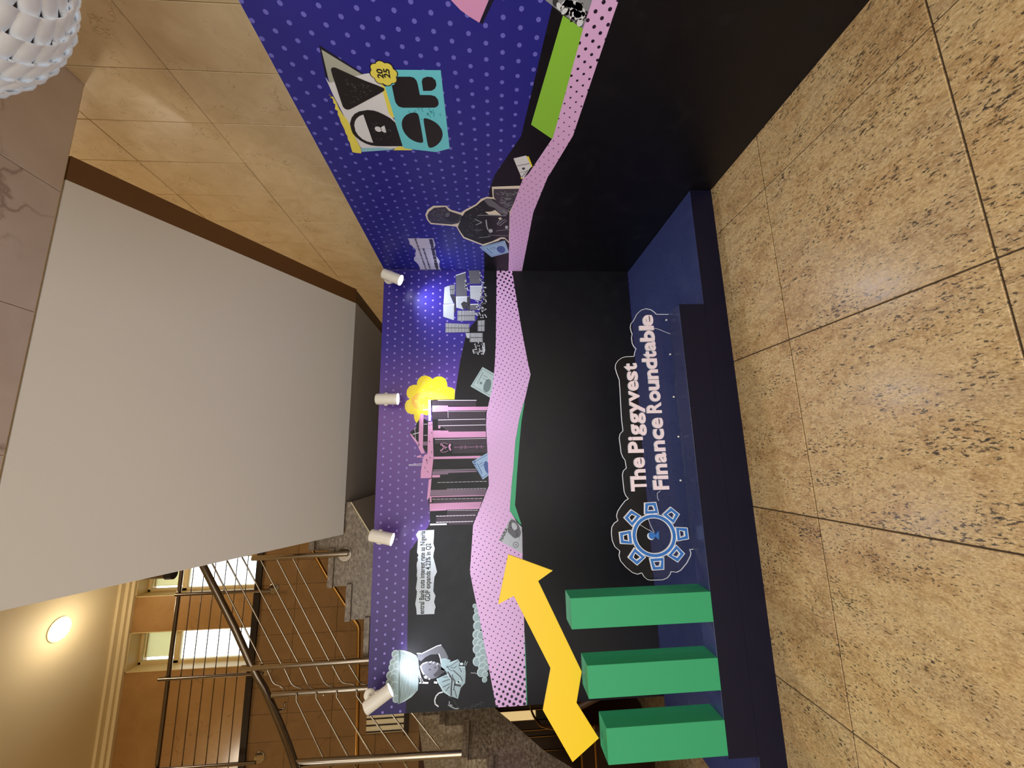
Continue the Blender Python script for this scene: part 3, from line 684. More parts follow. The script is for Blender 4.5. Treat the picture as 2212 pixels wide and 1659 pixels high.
pk = [[(-1.268,1.9856),(-1.2682,1.8522),(-1.2811,1.8485),(-1.2846,1.5012),(-1.3158,1.5118),(-1.313,1.8501),(-1.3213,1.8518),(-1.3228,1.9848)],
      [(-1.4836,1.9772),(-1.4831,1.9131),(-1.4853,1.9113),(-1.4862,1.8453),(-1.497,1.8435),(-1.4995,1.5237),(-1.5499,1.5217),(-1.5468,1.9745)],
      [(-1.7054,1.9688),(-1.7065,1.5617),(-1.7269,1.5922),(-1.725,1.9668)],
      [(-1.4092,2.0192),(-1.4081,1.9818),(-1.7082,1.9688),(-1.7176,1.9686),(-1.7156,2.0556),(-1.7097,2.0546),(-1.689,2.0445),(-1.6791,2.0201)],
      [(-1.3394,2.0847),(-1.3355,2.059),(-1.6256,2.059),(-1.6733,2.042),(-1.6772,2.071),(-1.6248,2.0966),(-1.3863,2.0944)],
      [(-1.7161,2.0561),(-1.7181,1.9694),(-1.836,1.9808),(-1.8805,1.9846),(-1.8797,2.0727),(-1.8263,2.0726),(-1.7714,2.0644)],
      [(-1.8938,2.0055),(-1.8835,1.9824),(-2.028,1.9927),(-2.0386,1.997),(-2.0601,2.0179)],
      [(-1.8573,1.9776),(-1.8572,1.9125),(-1.877,1.9134),(-1.8764,1.9773)],
      [(-2.0279,1.9935),(-2.0306,1.5356),(-2.0384,1.5413),(-2.0362,1.9816),(-2.0766,1.9799),(-2.0762,1.9946)],
      [(-1.5073,2.1706),(-1.5068,2.1608),(-1.5645,2.1137),(-1.5986,2.0883),(-1.615,2.095),(-1.5641,2.1348)],
      [(-1.6979,2.1108),(-1.6877,2.0725),(-1.6954,2.0706),(-1.7028,2.0792),(-1.7027,2.0547),(-1.7097,2.0546),(-1.7085,2.1053)]]
prt('B', 'building_stripe_print', pk, 'print_pinkline', K1+1, bp)
prt('B', 'building_tower_print', [[(-1.2161,2.0206),(-1.2164,1.9997),(-1.3988,1.9955),(-1.4006,2.0158)], [(-1.3015,2.0693),(-1.2961,2.0186),(-1.3077,2.0184),(-1.307,2.0656)], [(-2.2463,1.9901),(-2.2474,1.8537),(-2.26,1.8525),(-2.2585,1.9899)], [(-1.268,1.9856),(-1.2683,1.9226),(-1.2727,1.9225),(-1.2832,1.9512),(-1.3012,1.9726),(-1.3229,1.9837)]], 'print_pale', K1+2, bp)
hst = [(-2.0858,1.9963),(-2.0857,1.5642),(-2.1407,1.5851),(-2.1392,1.8564),(-2.1445,1.8581),(-2.1466,1.9935)]
prt('B', 'halftone_stripe_print', [hst], 'print_pinkline', K1+1, bp)
mv = [(-1.9784,1.9887),(-1.9786,1.8557),(-1.9857,1.5182),(-2.0313,1.5367),(-2.0245,1.9899)]
prt('B', 'mauve_stripe_print', [mv, [(-1.8251,1.9762),(-1.8219,1.8438),(-1.8291,1.6034),(-1.8401,1.6072),(-1.8432,1.8437),(-1.8535,1.8455),(-1.8545,1.9757)], [(-1.3652,2.0574),(-1.3658,2.0253),(-1.3802,2.0251),(-1.3797,2.0572)], [(-1.5763,2.0571),(-1.577,2.0218),(-1.6088,2.0213),(-1.6081,2.0565)]], 'print_mauve', K1+1, bp)
dots = []
for k in range(27):
    for j in range(5):
        for q, (A, Bq) in enumerate((((640, 1040-30), (1740, 1000-30)), ((850, 735), (1870, 722)))):
            t = k/26; x = A[0]+(Bq[0]-A[0])*t+(j%2)*20; y = A[1]+(Bq[1]-A[1])*t+j*(30 if q == 0 else 25)
            dots.append((x, y, 5+6*t+(3 if q else 0)*t))
SKO, SKS = (870, 990), 10.37
a0, ax_, ay_ = [(-1.9738,1.998),(-1.9844,1.6269),(-2.1526,1.9952)]
def sk2(x, y):
    s = (x-600)/1000; t = (y-700)/500
    return (a0[0]+(ax_[0]-a0[0])*s+(ay_[0]-a0[0])*t, a0[1]+(ax_[1]-a0[1])*s+(ay_[1]-a0[1])*t)
prt('B', 'halftone_dot_print', [disc(sk2(x, y), r*0.00033, n=8) for x, y, r in dots], 'print_ink', K1+2, bp)
ln = []
for seg, w in (([(-1.2228,1.9375),(-1.2276,1.6031)], .006), ([(-1.3934,1.932),(-1.3932,1.5261)], .0055), ([(-1.4439,1.9314),(-1.4434,1.5249)], .0055), ([(-1.5589,1.9584),(-1.561,1.5225)], .004), ([(-1.3206,1.85),(-1.3252,1.5199)], .003),
               ([(-1.8161,1.9707),(-1.8178,1.6108)], .0025), ([(-1.7657,2.1739),(-1.7622,2.0609)], .004), ([(-1.7731,2.1738),(-1.7751,2.0643)], .0035), ([(-1.3177,1.8501),(-1.3778,1.8478)], .003), ([(-1.4611,2.1301),(-1.5572,2.1226)], .003), ([(-1.5124,2.1465),(-1.4992,2.0939)], .006), ([(-1.4716,2.1369),(-1.4541,2.1196)], .004), ([(-1.4284,2.0545),(-1.4278,2.0261)], .004), ([(-1.5232,2.0528),(-1.5237,2.0245)], .004)):
    ln += ribbon(seg, w)
for seg, w in (([(-1.9184,1.9323),(-1.9203,1.5137)], .003), ([(-1.9743,1.8539),(-1.9772,1.5219)], .003), ([(-2.0518,1.9748),(-2.0579,1.5527)], .003), ([(-2.1452,1.849),(-2.1511,1.5944)], .0035), ([(-2.1882,1.94),(-2.1904,1.6132)], .005), ([(-2.2361,1.9394),(-2.2393,1.632)], .006)):
    for k in range(12): ln += ribbon([lerp(seg[0], seg[1], k/12), lerp(seg[0], seg[1], (k+0.8)/12)], w)
prt('B', 'building_line_print', ln, 'print_pale', K1+2, bp)
# fine window grid of the facade
gl = []
for (c0, c1, c2, c3, nu, nv) in ((*[(-1.2258,1.9844),(-1.23,1.6104),(-1.2792,1.6107),(-1.2644,1.9839)], 34, 5), (*[(-1.3251,1.8464),(-1.3272,1.5309),(-1.3888,1.5279),(-1.387,1.846)], 30, 6), (*[(-1.3284,1.9794),(-1.3286,1.8536),(-1.3832,1.8532),(-1.3847,1.9786)], 12, 5), (*[(-1.3981,1.9319),(-1.399,1.528),(-1.4416,1.5267),(-1.4403,1.9314)], 36, 4), (*[(-1.4491,1.9064),(-1.4489,1.5267),(-1.4959,1.5236),(-1.4934,1.8417)], 30, 4), (*[(-1.5643,1.9548),(-1.566,1.5244),(-1.5983,1.5194),(-1.5926,1.9545)], 36, 3), (*[(-1.5993,1.8055),(-1.6018,1.523),(-1.6765,1.5167),(-1.677,1.8051)], 24, 6), (*[(-2.1483,1.8489),(-2.1545,1.5982),(-2.1869,1.6095),(-2.1856,1.8487)], 20, 4), (*[(-2.1915,1.9363),(-2.1938,1.6151),(-2.237,1.6283),(-2.2337,1.9358)], 26, 5), (*[(-2.0575,1.9637),(-2.0606,1.5602),(-2.0822,1.5623),(-2.0789,1.9634)], 30, 3), (*[(-2.2423,1.8373),(-2.2419,1.6393),(-2.2611,1.6449),(-2.2563,1.8372)], 16, 2)):
    for k in range(nu+1): gl += ribbon([lerp(c0, c1, k/nu), lerp(c3, c2, k/nu)], .0013)
    for k in range(nv+1): gl += ribbon([lerp(c0, c3, k/nv), lerp(c1, c2, k/nv)], .0013)
prt('B', 'window_grid_print', gl, 'print_mauve', K1+1.5, bp)
# round emblem on the facade
em = []
for pth, w in (([(-1.6059,1.9101),(-1.6062,1.8959),(-1.6241,1.8851),(-1.6295,1.8815),(-1.6364,1.8868),(-1.652,1.9008),(-1.6528,1.9114)], .009), ([(-1.6295,1.8815),(-1.6273,1.855)], .006), ([(-1.6119,1.8764),(-1.6439,1.869)], .004), ([(-1.597,1.9119),(-1.592,1.8978),(-1.5926,1.873),(-1.6019,1.8481)], .003), ([(-1.6641,1.9095),(-1.6686,1.8936),(-1.6668,1.8653),(-1.6567,1.8459)], .003), ([(-1.6297,1.7911),(-1.6306,1.752),(-1.6299,1.5377)], .0018)):
    em += ribbon(pth, w)
em += [[(-1.6232,1.8444),(-1.6074,1.8392),(-1.5969,1.8339),(-1.6061,1.8197),(-1.6218,1.8274),(-1.6342,1.8284),(-1.6503,1.8184),(-1.6595,1.83),(-1.641,1.839)]]
for c in [(-1.6298,1.7876),(-1.6228,1.736),(-1.6405,1.736),(-1.6221,1.7004),(-1.6399,1.6986),(-1.631,1.6522),(-1.6221,1.6021),(-1.6399,1.6022),(-1.623,1.5634),(-1.64,1.5629)]: em.append(disc(c, 0.005, 0.0025, 8, PI/2))
prt('B', 'emblem_print', em, 'print_pinkline', K1+3, bp)
prt('B', 'building_mark_print', [[(-1.4504,1.9313),(-1.45,1.9135),(-1.4651,1.9133),(-1.4655,1.9312)]], 'print_pinkline', K1+3, bp)
sm = []
for c in [(-1.4383,2.0063),(-1.4314,1.9886),(-1.5774,2.0041),(-1.6659,1.9852),(-1.711,1.9986),(-1.7312,2.0262),(-1.5031,1.9876)] + [(-1.7335,2.0241),(-1.7539,2.0219),(-1.7941,2.038),(-1.8278,2.0151)]: sm += [disc(c, 0.010, 0.004, 8, random.random())]
prt('B', 'smudge_print', sm, 'print_mauve', K1+3, bp)

# --- headline paper strip
hp_ = [(-2.2972,2.0807),(-2.3112,2.0912),(-2.327,2.1023),(-2.3468,2.0932),(-2.3632,2.0847),(-2.4083,2.0865),(-2.4657,2.0906),(-2.4866,2.0781),(-2.5009,2.0872),(-2.522,2.0814),(-2.5451,2.0902),(-2.5672,2.0911),(-2.6051,2.0863),(-2.6363,2.0889),(-2.6615,2.0838),(-2.7356,2.0934),(-2.7575,2.0843),(-2.8034,2.0886),(-2.8489,2.0961),(-2.8828,2.0869),(-2.9254,2.0827),(-2.9276,1.9456),(-2.9015,1.944),(-2.8775,1.9365),(-2.8403,1.9488),(-2.7947,1.9388),(-2.76,1.9565),(-2.7043,1.9533),(-2.6546,1.9486),(-2.6178,1.9284),(-2.5732,1.9403),(-2.5026,1.96),(-2.4708,1.9564),(-2.439,1.9488),(-2.4,1.9601),(-2.3484,1.9567),(-2.2951,1.9554)]
prt('B', 'headline_paper_print', [hp_], 'print_paper2', 2, bp)
q = [(-2.9232,2.0261),(-2.3003,2.0293),(-2.8315,1.9811),(-2.3979,1.9824)]
text_print('B', 'headline_text', 'entral Bank cuts interest rate as Nigeria', q[0], q[1], 0.039, 'print_black', 4, bp, 0.024)
text_print('B', 'headline_text', 'GDP expands 4.23% in Q2', q[2], q[3], 0.039, 'print_black', 4, bp, 0.024)
cr = []
for pth in ([(-2.6245,2.0726),(-2.5697,2.0272),(-2.5391,2.001)], [(-2.8638,1.9695),(-2.8928,2.0018)], [(-2.3738,1.9699),(-2.334,1.9976)]): cr += ribbon(pth, .006)
prt('B', 'crease_print', cr, 'print_paper', 3, bp)

# --- gold bars and coin stacks
def G(pts): return pts
bars_mid = [[(-0.0533,1.7855),(-0.0173,1.696),(-0.2558,1.6829),(-0.2562,1.7849)], [(0.0048,1.6677),(0.0057,1.5622),(-0.1323,1.5569),(-0.1359,1.6556)]]
prt('B', 'bar_shade_print', bars_mid+[[(-0.3405,1.6671),(-0.3345,1.5812),(-0.3886,1.5843),(-0.3888,1.6699)]], 'print_g2', 2, bp)
bars_lit = [[(-0.1704,1.8899),(-0.1528,1.8444),(-0.2496,1.8368),(-0.3306,1.8044),(-0.3308,1.8965)], [(-0.3422,1.899),(-0.3362,1.8006),(-0.4886,1.8027),(-0.455,1.898)], [(-0.2677,1.7822),(-0.2615,1.6776),(-0.3405,1.6804),(-0.3872,1.7126),(-0.368,1.7765)], [(-0.1621,1.6557),(-0.1585,1.5419),(-0.3001,1.5648),(-0.2786,1.6534)], [(-0.6101,1.6969),(-0.6102,1.6599),(-0.6611,1.6627),(-0.6544,1.6864)], [(-0.699,1.5443),(-0.7045,1.5259),(-0.7758,1.5214),(-0.8193,1.5376),(-0.7757,1.5503)]]
prt('B', 'bar_end_print', bars_lit, 'print_g4', 2, bp)
prt('B', 'bar_dark_print', [[(-0.2381,1.8358),(-0.2436,1.7983),(-0.318,1.8007),(-0.2896,1.8168)], [(-0.3292,1.7393),(-0.3063,1.7125),(-0.3177,1.6804),(-0.3803,1.6912),(-0.3832,1.7179)], [(-0.258,1.7983),(-0.2579,1.7849),(-0.3975,1.7871),(-0.4257,1.8003)], [(-0.2604,1.6829),(-0.2603,1.6561),(-0.4538,1.6567),(-0.3916,1.6832)]], 'print_g1', 3, bp)
bh = []
for pth in ([(-0.051,1.7855),(-0.0191,1.696)], [(-0.2642,1.7833),(-0.2615,1.676)], [(-0.1574,1.6557),(-0.1556,1.5402)], [(-0.341,1.898),(-0.3368,1.8006)], [(-0.3376,1.667),(-0.3334,1.5785)], [(-0.2694,1.7795),(-0.368,1.7755)]): bh += ribbon(pth, .009)
prt('B', 'bar_highlight_print', bh, 'print_g5', 3, bp)
stacks = [[(-0.3974,1.7696),(-0.3972,1.6111),(-0.4931,1.6117),(-0.4942,1.7693)], [(-0.5165,1.8764),(-0.5267,1.665),(-0.6019,1.6625),(-0.6053,1.8757)], [(-0.6102,1.6573),(-0.6105,1.5435),(-0.6962,1.5443),(-0.6957,1.6576)], [(-0.4932,1.585),(-0.4875,1.5236),(-0.5939,1.5263),(-0.5937,1.5858)], [(-0.1487,1.8428),(-0.1443,1.7944),(-0.2379,1.7941),(-0.2381,1.8385)]]
prt('B', 'coin_stack_print', stacks, 'print_g5', 4, bp)
rid = []; bandd = []
for s, n in zip(stacks, (16, 22, 10, 6, 6)):
    for k in range(n): rid += ribbon([lerp(s[0], s[1], (k+0.5)/n), lerp(s[3], s[2], (k+0.5)/n)], .0052)
    bandd += ribbon([lerp(s[0], s[3], 0.5), lerp(s[1], s[2], 0.5)], .009)
prt('B', 'coin_ridge_print', rid, 'print_g1', 5, bp); [prt('B', 'coin_band_print', [b_], 'print_g2', 6, bp) for b_ in bandd]
rs = random.Random(3); gr_ = []; gk = []
for (cs, n, jx) in (([(-0.0207,1.5461),(-0.1323,1.5444)], 8, .02), ([(-0.0514,1.6907),(-0.1912,1.6828)], 12, .015), ([(-0.1672,1.5365),(-0.3058,1.5352)], 26, .03), ([(-0.3058,1.5567),(-0.4706,1.5475)], 34, .04), ([(-0.7016,1.5813),(-0.819,1.5874)], 30, .045), ([(-0.3972,1.6432),(-0.4368,1.59)], 6, .02)):
    for k in range(n):
        c = lerp(cs[0], cs[1], rs.random()); c = (c[0]+rs.gauss(0, .004), c[1]+rs.uniform(-jx, jx))
        c = (min(c[0], -0.012), c[1])
        gr_.append(disc(c, .006, .0095, 7, rs.uniform(0, 3))); gk.append(disc((c[0]+.004, c[1]-.004), .004, .007, 6, rs.uniform(0, 3)))
prt('B', 'loose_coin_print', gr_, 'print_g5', 7, bp); prt('B', 'loose_coin_shade_print', gk, 'print_g1', 8, bp)

# --- banknotes on the back panel
def note(plane, name, quad, body, ink, parent, layer, extra=()):
    prt(plane, name, [quad], body, layer, parent)
    m_ = []
    def uv(u, v): return lerp(lerp(quad[0], quad[1], u), lerp(quad[3], quad[2], u), v)
    for (u0, v0, u1, v1, w) in ((.06,.08,.94,.08,.004), (.06,.92,.94,.92,.004), (.06,.08,.06,.92,.004), (.2,.2,.2,.75,.006), (.3,.3,.55,.3,.005), (.3,.42,.62,.42,.004)): m_ += ribbon([uv(u0, v0), uv(u1, v1)], w)
    m_.append(smooth([uv(.62,.3), uv(.85,.35), uv(.9,.7), uv(.75,.92), uv(.55,.85), uv(.5,.55)], 2))
    for u, v in extra: m_.append(disc(uv(u, v), .012, n=10))
    return prt(plane, name+'_ink', m_, ink, layer+0.2, parent), uv
note('B', 'banknote_print', [(-0.9267,1.5473),(-0.9967,1.4289),(-1.2073,1.4801),(-1.1018,1.6536)], 'print_note', 'print_note_dark', bp, 3, ((.35,.65),))
_, uv = note('B', 'banknote_print', [(-1.7529,1.644),(-1.6788,1.5043),(-1.8545,1.4816),(-1.9052,1.553)], 'print_note_blue', 'print_note_ink', bp, 5.4)
text_print('B', 'banknote_text', '10', *([(-1.7789,1.6079),(-1.7439,1.6134)]), 0.022, 'print_note_ink', 5.8, bp, 0.02)
n3 = [(-2.2134,1.3189),(-2.2982,1.2336),(-2.506,1.2339),(-2.3967,1.427)]
prt('B', 'banknote_print', [n3], 'print_g4', 7, bp)
fc = [smooth([(-2.2253,1.3227),(-2.2536,1.2744),(-2.3076,1.2478),(-2.3608,1.2388),(-2.3918,1.2919),(-2.3577,1.3258),(-2.3303,1.3564),(-2.2778,1.3448)], 2)]
prt('B', 'banknote_portrait_print', fc, 'print_g2', 8, bp)
wv = []
for k in range(26):
    c = [(-2.2515,1.3373),(-2.3867,1.25)]
    p = lerp(c[0], c[1], rs.random()); p = (p[0]+rs.uniform(-.03,.02), p[1]+rs.uniform(-.02,.02))
    wv += ribbon([p, (p[0]+rs.uniform(-.02,.02), p[1]+rs.uniform(-.02,.02))], .0025)
prt('B', 'banknote_hatching_print', wv, 'print_g1', 9, bp)
prt('B', 'banknote_face_print', [smooth([(-2.2555,1.3164),(-2.2666,1.2817),(-2.3069,1.2688),(-2.3258,1.2972),(-2.2919,1.3208)], 2)], 'print_g4', 10, bp)
rg = [(-2.4351,1.2874)][0]
prt('B', 'banknote_ring_print', [disc(rg, .024, n=20)], 'print_g2', 8, bp); prt('B', 'banknote_ring_print', [disc(rg, .019, n=20)], 'print_g4', 9, bp); prt('B', 'banknote_ring_print', [disc(rg, .009, n=14)], 'print_g3', 10, bp)
text_print('B', 'banknote_text', 'NAIRA', *([(-2.4048,1.4016),(-2.3082,1.3469)]), 0.026, 'print_ink', 9, bp, 0.02)

# --- woman carrying a basket of eggs
arm = [(-3.2059,2.072),(-3.2061,2.0378),(-3.151,1.891),(-3.1919,1.8596),(-3.2433,1.8334),(-3.2579,1.8522),(-3.2434,1.8901),(-3.2145,1.9075),(-3.2144,1.9693),(-3.2309,2.0101),(-3.2571,2.0437),(-3.2403,2.0679)]
prt('B', 'arm_print', [arm], 'print_g2', 2, bp)
prt('B', 'arm_rim_print', ribbon([(-3.2011,2.0755),(-3.2046,2.0379),(-3.1755,1.9664),(-3.1573,1.922),(-3.1511,1.8893)], .007)+ribbon([(-3.2129,1.9076),(-3.2432,1.8952),(-3.2839,1.8879),(-3.3086,1.8894),(-3.3219,1.8722)], .007), 'print_g5', 3, bp)
face = smooth([(-3.2915,2.0464),(-3.2739,2.0297),(-3.2616,1.9993),(-3.2616,1.9583),(-3.2729,1.9206),(-3.2837,1.8931),(-3.3095,1.8723),(-3.3292,1.8516),(-3.3577,1.8923),(-3.3746,1.9193),(-3.3823,1.9464),(-3.3838,1.9735),(-3.3575,2.0078),(-3.3255,2.0322)], 1)
prt('B', 'face_print', [face], 'print_g2', 4, bp)
prt('B', 'face_shade_print', [smooth([(-3.2822,1.9205),(-3.3124,1.8757),(-3.3322,1.8516),(-3.3577,1.8923),(-3.3739,1.9329),(-3.3545,1.9502),(-3.3347,1.9198),(-3.3108,1.9065)], 1)]+[disc(c, .006, .009, 8) for c in [(-3.2792,1.9768),(-3.3194,1.9745),(-3.3062,1.9338)]], 'print_g1', 5, bp)
sf = []
for pth, w in (([(-3.2909,2.0464),(-3.3254,2.0339),(-3.3571,2.0146),(-3.3854,1.9735)], .010), ([(-3.288,2.0431),(-3.2735,2.0263),(-3.2658,1.9958)], .007), ([(-3.2698,1.9787),(-3.263,1.9617)], .007), ([(-3.2759,1.9513),(-3.2672,1.9412)], .006), ([(-3.2884,1.9204),(-3.2764,1.9137)], .006), ([(-3.3179,2.0594),(-3.3738,2.0448),(-3.405,2.0306),(-3.409,1.9867)], .012), ([(-3.407,2.0509),(-3.3991,2.0274),(-3.374,2.0414)], .01), ([(-3.3508,2.0181),(-3.3726,2.011),(-3.3772,1.9838)], .009), ([(-3.4071,1.9393),(-3.4113,1.9189)], .014)): sf += ribbon(pth, w)
prt('B', 'headscarf_print', sf, 'print_g5', 6, bp)
shirt = [(-3.2466,1.89),(-3.2454,1.8523),(-3.263,1.8143),(-3.2778,1.828),(-3.2599,1.7558),(-3.2855,1.7427),(-3.3098,1.7523),(-3.3124,1.7041),(-3.3559,1.7),(-3.4248,1.7042),(-3.458,1.7384),(-3.5301,1.7587),(-3.5153,1.796),(-3.5085,1.8198),(-3.4776,1.8742),(-3.4214,1.9018),(-3.3837,1.9209),(-3.3574,1.8412),(-3.3353,1.8516),(-3.324,1.8892),(-3.2838,1.8897)]
prt('B', 'shirt_print', [shirt], 'print_egg', 5, bp)
fold = []
for pth, w in (([(-3.3422,1.8378),(-3.3933,1.8034),(-3.4539,1.8099),(-3.5054,1.8096)], .011), ([(-3.3626,1.8035),(-3.425,1.7828),(-3.4701,1.7928)], .006), ([(-3.3772,1.8717),(-3.3741,1.8171)], .004), ([(-3.4075,1.8782),(-3.3923,1.8204)], .005), ([(-3.4442,1.8745),(-3.4229,1.8203)], .005), ([(-3.3321,1.7968),(-3.3815,1.7385),(-3.4099,1.7248)], .006), ([(-3.4309,1.7862),(-3.4427,1.7384)], .014), ([(-3.3106,1.8518),(-3.3005,1.8107),(-3.2661,1.7558)], .004), ([(-3.2986,1.845),(-3.3243,1.8277),(-3.3379,1.8037)], .004), ([(-3.3125,1.8175),(-3.3172,1.7866),(-3.3027,1.7695)], .004), ([(-3.4755,1.8572),(-3.441,1.8236)], .005), ([(-3.394,1.7897),(-3.4131,1.776),(-3.428,1.7828)], .004), ([(-3.2851,1.7489),(-3.3162,1.7488),(-3.348,1.7316)], .005), ([(-3.4644,1.786),(-3.5168,1.7689)], .005)): fold += ribbon(pth, w)
prt('B', 'shirt_fold_print', fold, 'print_g1', 6, bp)
prt('B', 'shirt_light_print', ribbon([(-3.3838,1.9192),(-3.4214,1.9018),(-3.4594,1.8743),(-3.5047,1.8232)], .008)+ribbon([(-3.3545,1.8378),(-3.3797,1.8273),(-3.3864,1.8171)], .007)+ribbon([(-3.2809,1.828),(-3.2612,1.7593)], .006)+ribbon([(-3.3115,1.7488),(-3.3148,1.7058)], .008)+[disc(c, .010, .014, 10) for c in [(-3.2923,1.7317),(-3.4116,1.7487),(-3.417,1.7623)]]+ribbon([(-3.2721,1.7006),(-3.3027,1.711)], .004)+ribbon([(-3.2791,1.6868),(-3.3064,1.7006)], .003), 'print_egg_lit', 7, bp)
prt('B', 'child_head_rim_print', ribbon([(-3.4775,1.8758),(-3.4834,1.9045),(-3.5019,1.9245),(-3.5283,1.935),(-3.5555,1.9306),(-3.5734,1.9069)], .009), 'print_g5', 3, bp)
sk_ = []
for k in range(60):
    c = [(-3.5139,1.8197),(-3.5962,1.7484),(-3.5608,1.5307),(-3.596,1.6502)]
    p = lerp(c[0], c[1], rs.random()) if k < 25 else lerp(c[1], lerp(c[2], c[3], rs.random()), rs.random()**0.5)
    sk_ += ribbon([p, (p[0]+rs.uniform(-.012,.012), p[1]+rs.uniform(-.012,.012))], .003)
prt('B', 'skirt_pattern_print', sk_, 'print_g1', 3, bp)
prt('B', 'hand_print', ribbon([(-3.5673,1.8329),(-3.5942,1.7822),(-3.5958,1.7552)], .009)+ribbon([(-3.5438,1.8229),(-3.5646,1.8262),(-3.572,1.8025)], .008)+ribbon([(-3.3581,1.6594),(-3.3615,1.625),(-3.3738,1.5975)], .006), 'print_g3', 4, bp)
def eggs(lst, layer):
    a_ = []; b_ = []
    for (c, r) in lst:
        a_.append(disc(c, r, n=18)); b_.append(disc((c[0]-r*0.12, c[1]-r*0.14), r*0.80, n=16))
    return a_, b_
E1 = [(c, r*0.00078) for c, r in zip([(-3.1976,2.2394),(-3.2548,2.2534),(-3.2245,2.2259),(-3.289,2.2605),(-3.2765,2.2255),(-3.3429,2.2713),(-3.3248,2.2367),(-3.394,2.274),(-3.3794,2.2287),(-3.4487,2.2553),(-3.4534,2.2239),(-3.5039,2.2248),(-3.3556,2.2483),(-3.4129,2.2389)], (38,36,34,36,38,42,40,42,42,38,38,34,40,40))]
for i, (c, r) in enumerate(E1):
    prt('B', 'basket_egg_print', [disc(c, r, n=18)], 'print_egg_lit', 3+i*0.15, bp); prt('B', 'basket_egg_shade_print', [disc((c[0]-r*.10, c[1]-r*.12), r*.82, n=16)], 'print_egg', 3.07+i*0.15, bp)
bk = [(-3.1684,2.2181),(-3.1749,2.17),(-3.194,2.1185),(-3.2158,2.0796),(-3.2445,2.065),(-3.3029,2.0574),(-3.3889,2.0582),(-3.4566,2.0668),(-3.4981,2.1111),(-3.5244,2.1605),(-3.5394,2.21)]
prt('B', 'basket_print', [bk], 'print_egg_lit', 6, bp)
wv = []; wd = []
b0, b1, b2, b3 = [(-3.173,2.2084),(-3.2298,2.0691),(-3.4541,2.0618),(-3.536,2.2007)]
for k in range(15):
    t = (k+0.5)/15; p0 = lerp(b0, b1, t); p1 = lerp(b3, b2, t)
    pts = [p0]+[(lerp(p0, p1, u/14)[0], lerp(p0, p1, u/14)[1]-0.010*math.sin(PI*u/14)+rs.uniform(-.0012,.0012)) for u in range(1, 14)]+[p1]
    wv += ribbon(pts, .0052)
for k in range(22):
    t = (k+0.5)/22; wd += ribbon([lerp(b0, b3, t), lerp(b1, b2, t)], .002)
prt('B', 'basket_weave_print', wv, 'print_note_dark', 7, bp); prt('B', 'basket_stake_print', wd, 'print_egg', 8, bp)
prt('B', 'basket_rim_print', ribbon([b0, b3], .014), 'print_note_dark', 8.5, bp)
E2 = [(c, r*0.00078) for c, r in zip([(-2.8838,1.6278),(-2.9184,1.6074),(-2.9672,1.6077),(-3.028,1.6035),(-3.0908,1.6106),(-3.0982,1.581),(-3.1455,1.6142),(-3.159,1.5829),(-3.1721,1.5587),(-3.195,1.6093),(-3.2191,1.5657),(-3.2367,1.6018),(-3.2803,1.6099),(-3.2678,1.5682),(-3.2841,1.5371),(-3.3175,1.5699),(-3.3279,1.5389),(-3.3577,1.5788),(-3.3737,1.5511),(-3.4111,1.5547)], (22,34,46,48,46,40,42,42,36,46,44,30,46,44,34,44,30,44,32,26))]
for i, (c, r) in enumerate(E2):
    prt('B', 'piled_egg_print', [disc(c, r, n=18)], 'print_egg_lit', 2+i*0.15, bp); prt('B', 'piled_egg_shade_print', [disc((c[0]-r*.12, c[1]-r*.10), r*.84, n=16)], 'print_egg', 2.07+i*0.15, bp)

# ------------------------------------------------------------------ side panel
SY0 = -2.95
spn = thing('side_panel', 'printed blue and black side panel with lock logo standing along the marble wall', 'display panel', (0.02, -1.45, 0.0))
sb = MB().bbox((0.0, SY0, 0.0), (0.03, 0.0, PH), 0.001).build('board', M['side_blue'], spn); world_space(sb)
MB().box((0.002, SY0, PH-0.0005), (0.0275, -0.002, PH+0.003)).build('top_edge', M['board_edge'], spn)
blk = [(-2.2291,1.2412),(-2.1964,1.2446),(-1.5638,1.3113),(-1.443,1.3671),(-1.2561,1.4515),(-1.1228,1.4822),(-0.7645,1.5039),(-0.4421,1.5195),(-0.0237,1.522)]
blk[-1] = (-0.0006, blk[-1][1])
prt('S', 'black_ground_print', [[(SY0, 1.62)]+blk+[(-0.0006, 0.001), (SY0, 0.001)]], 'black_print', 1, spn)
u_ = [(-2.3092,1.0813),(-2.2208,1.0935),(-2.116,1.104),(-1.8237,1.1198),(-1.5644,1.1351),(-1.2795,1.241),(-1.2336,1.2717),(-0.8922,1.3283),(-0.8432,1.3307),(-0.0277,1.2945)]
l_ = [(-2.3139,0.9847),(-2.2227,0.99),(-2.1825,0.9933),(-1.5789,1.0272),(-1.2842,1.107),(-1.2612,1.1159),(-0.8949,1.1652),(-0.7415,1.166),(-0.0117,1.1676)]
u_[-1] = (-0.0006, u_[-1][1]); l_[-1] = (-0.0006, l_[-1][1])
world_space(prt('S', 'pink_band_print', [u_+l_[::-1]], 'side_pink', 6, spn))
prt('S', 'green_block_print', [[(-2.1634,1.196),(-2.1164,1.1005),(-1.5536,1.1273),(-1.551,1.1374),(-1.6412,1.2653)]], 'print_lime', 3, spn)
prt('S', 'grey_photo_print', [[(-2.2661,1.275),(-2.2122,1.2748),(-2.1671,1.1968),(-2.1156,1.1016),(-2.2352,1.0844),(-2.2756,1.0798)]], 'print_g3', 2, spn)
gp = []; gd = []
for k in range(60):
    c = [(-2.2067,1.2413),(-2.1307,1.1162),(-2.2168,1.104)]
    p = lerp(lerp(c[0], c[1], rs.random()), c[2], rs.random()*0.6)
    (gp if k % 2 else gd).append(disc(p, .010*rs.random()+.004, .016, 8, rs.uniform(0, 3)))
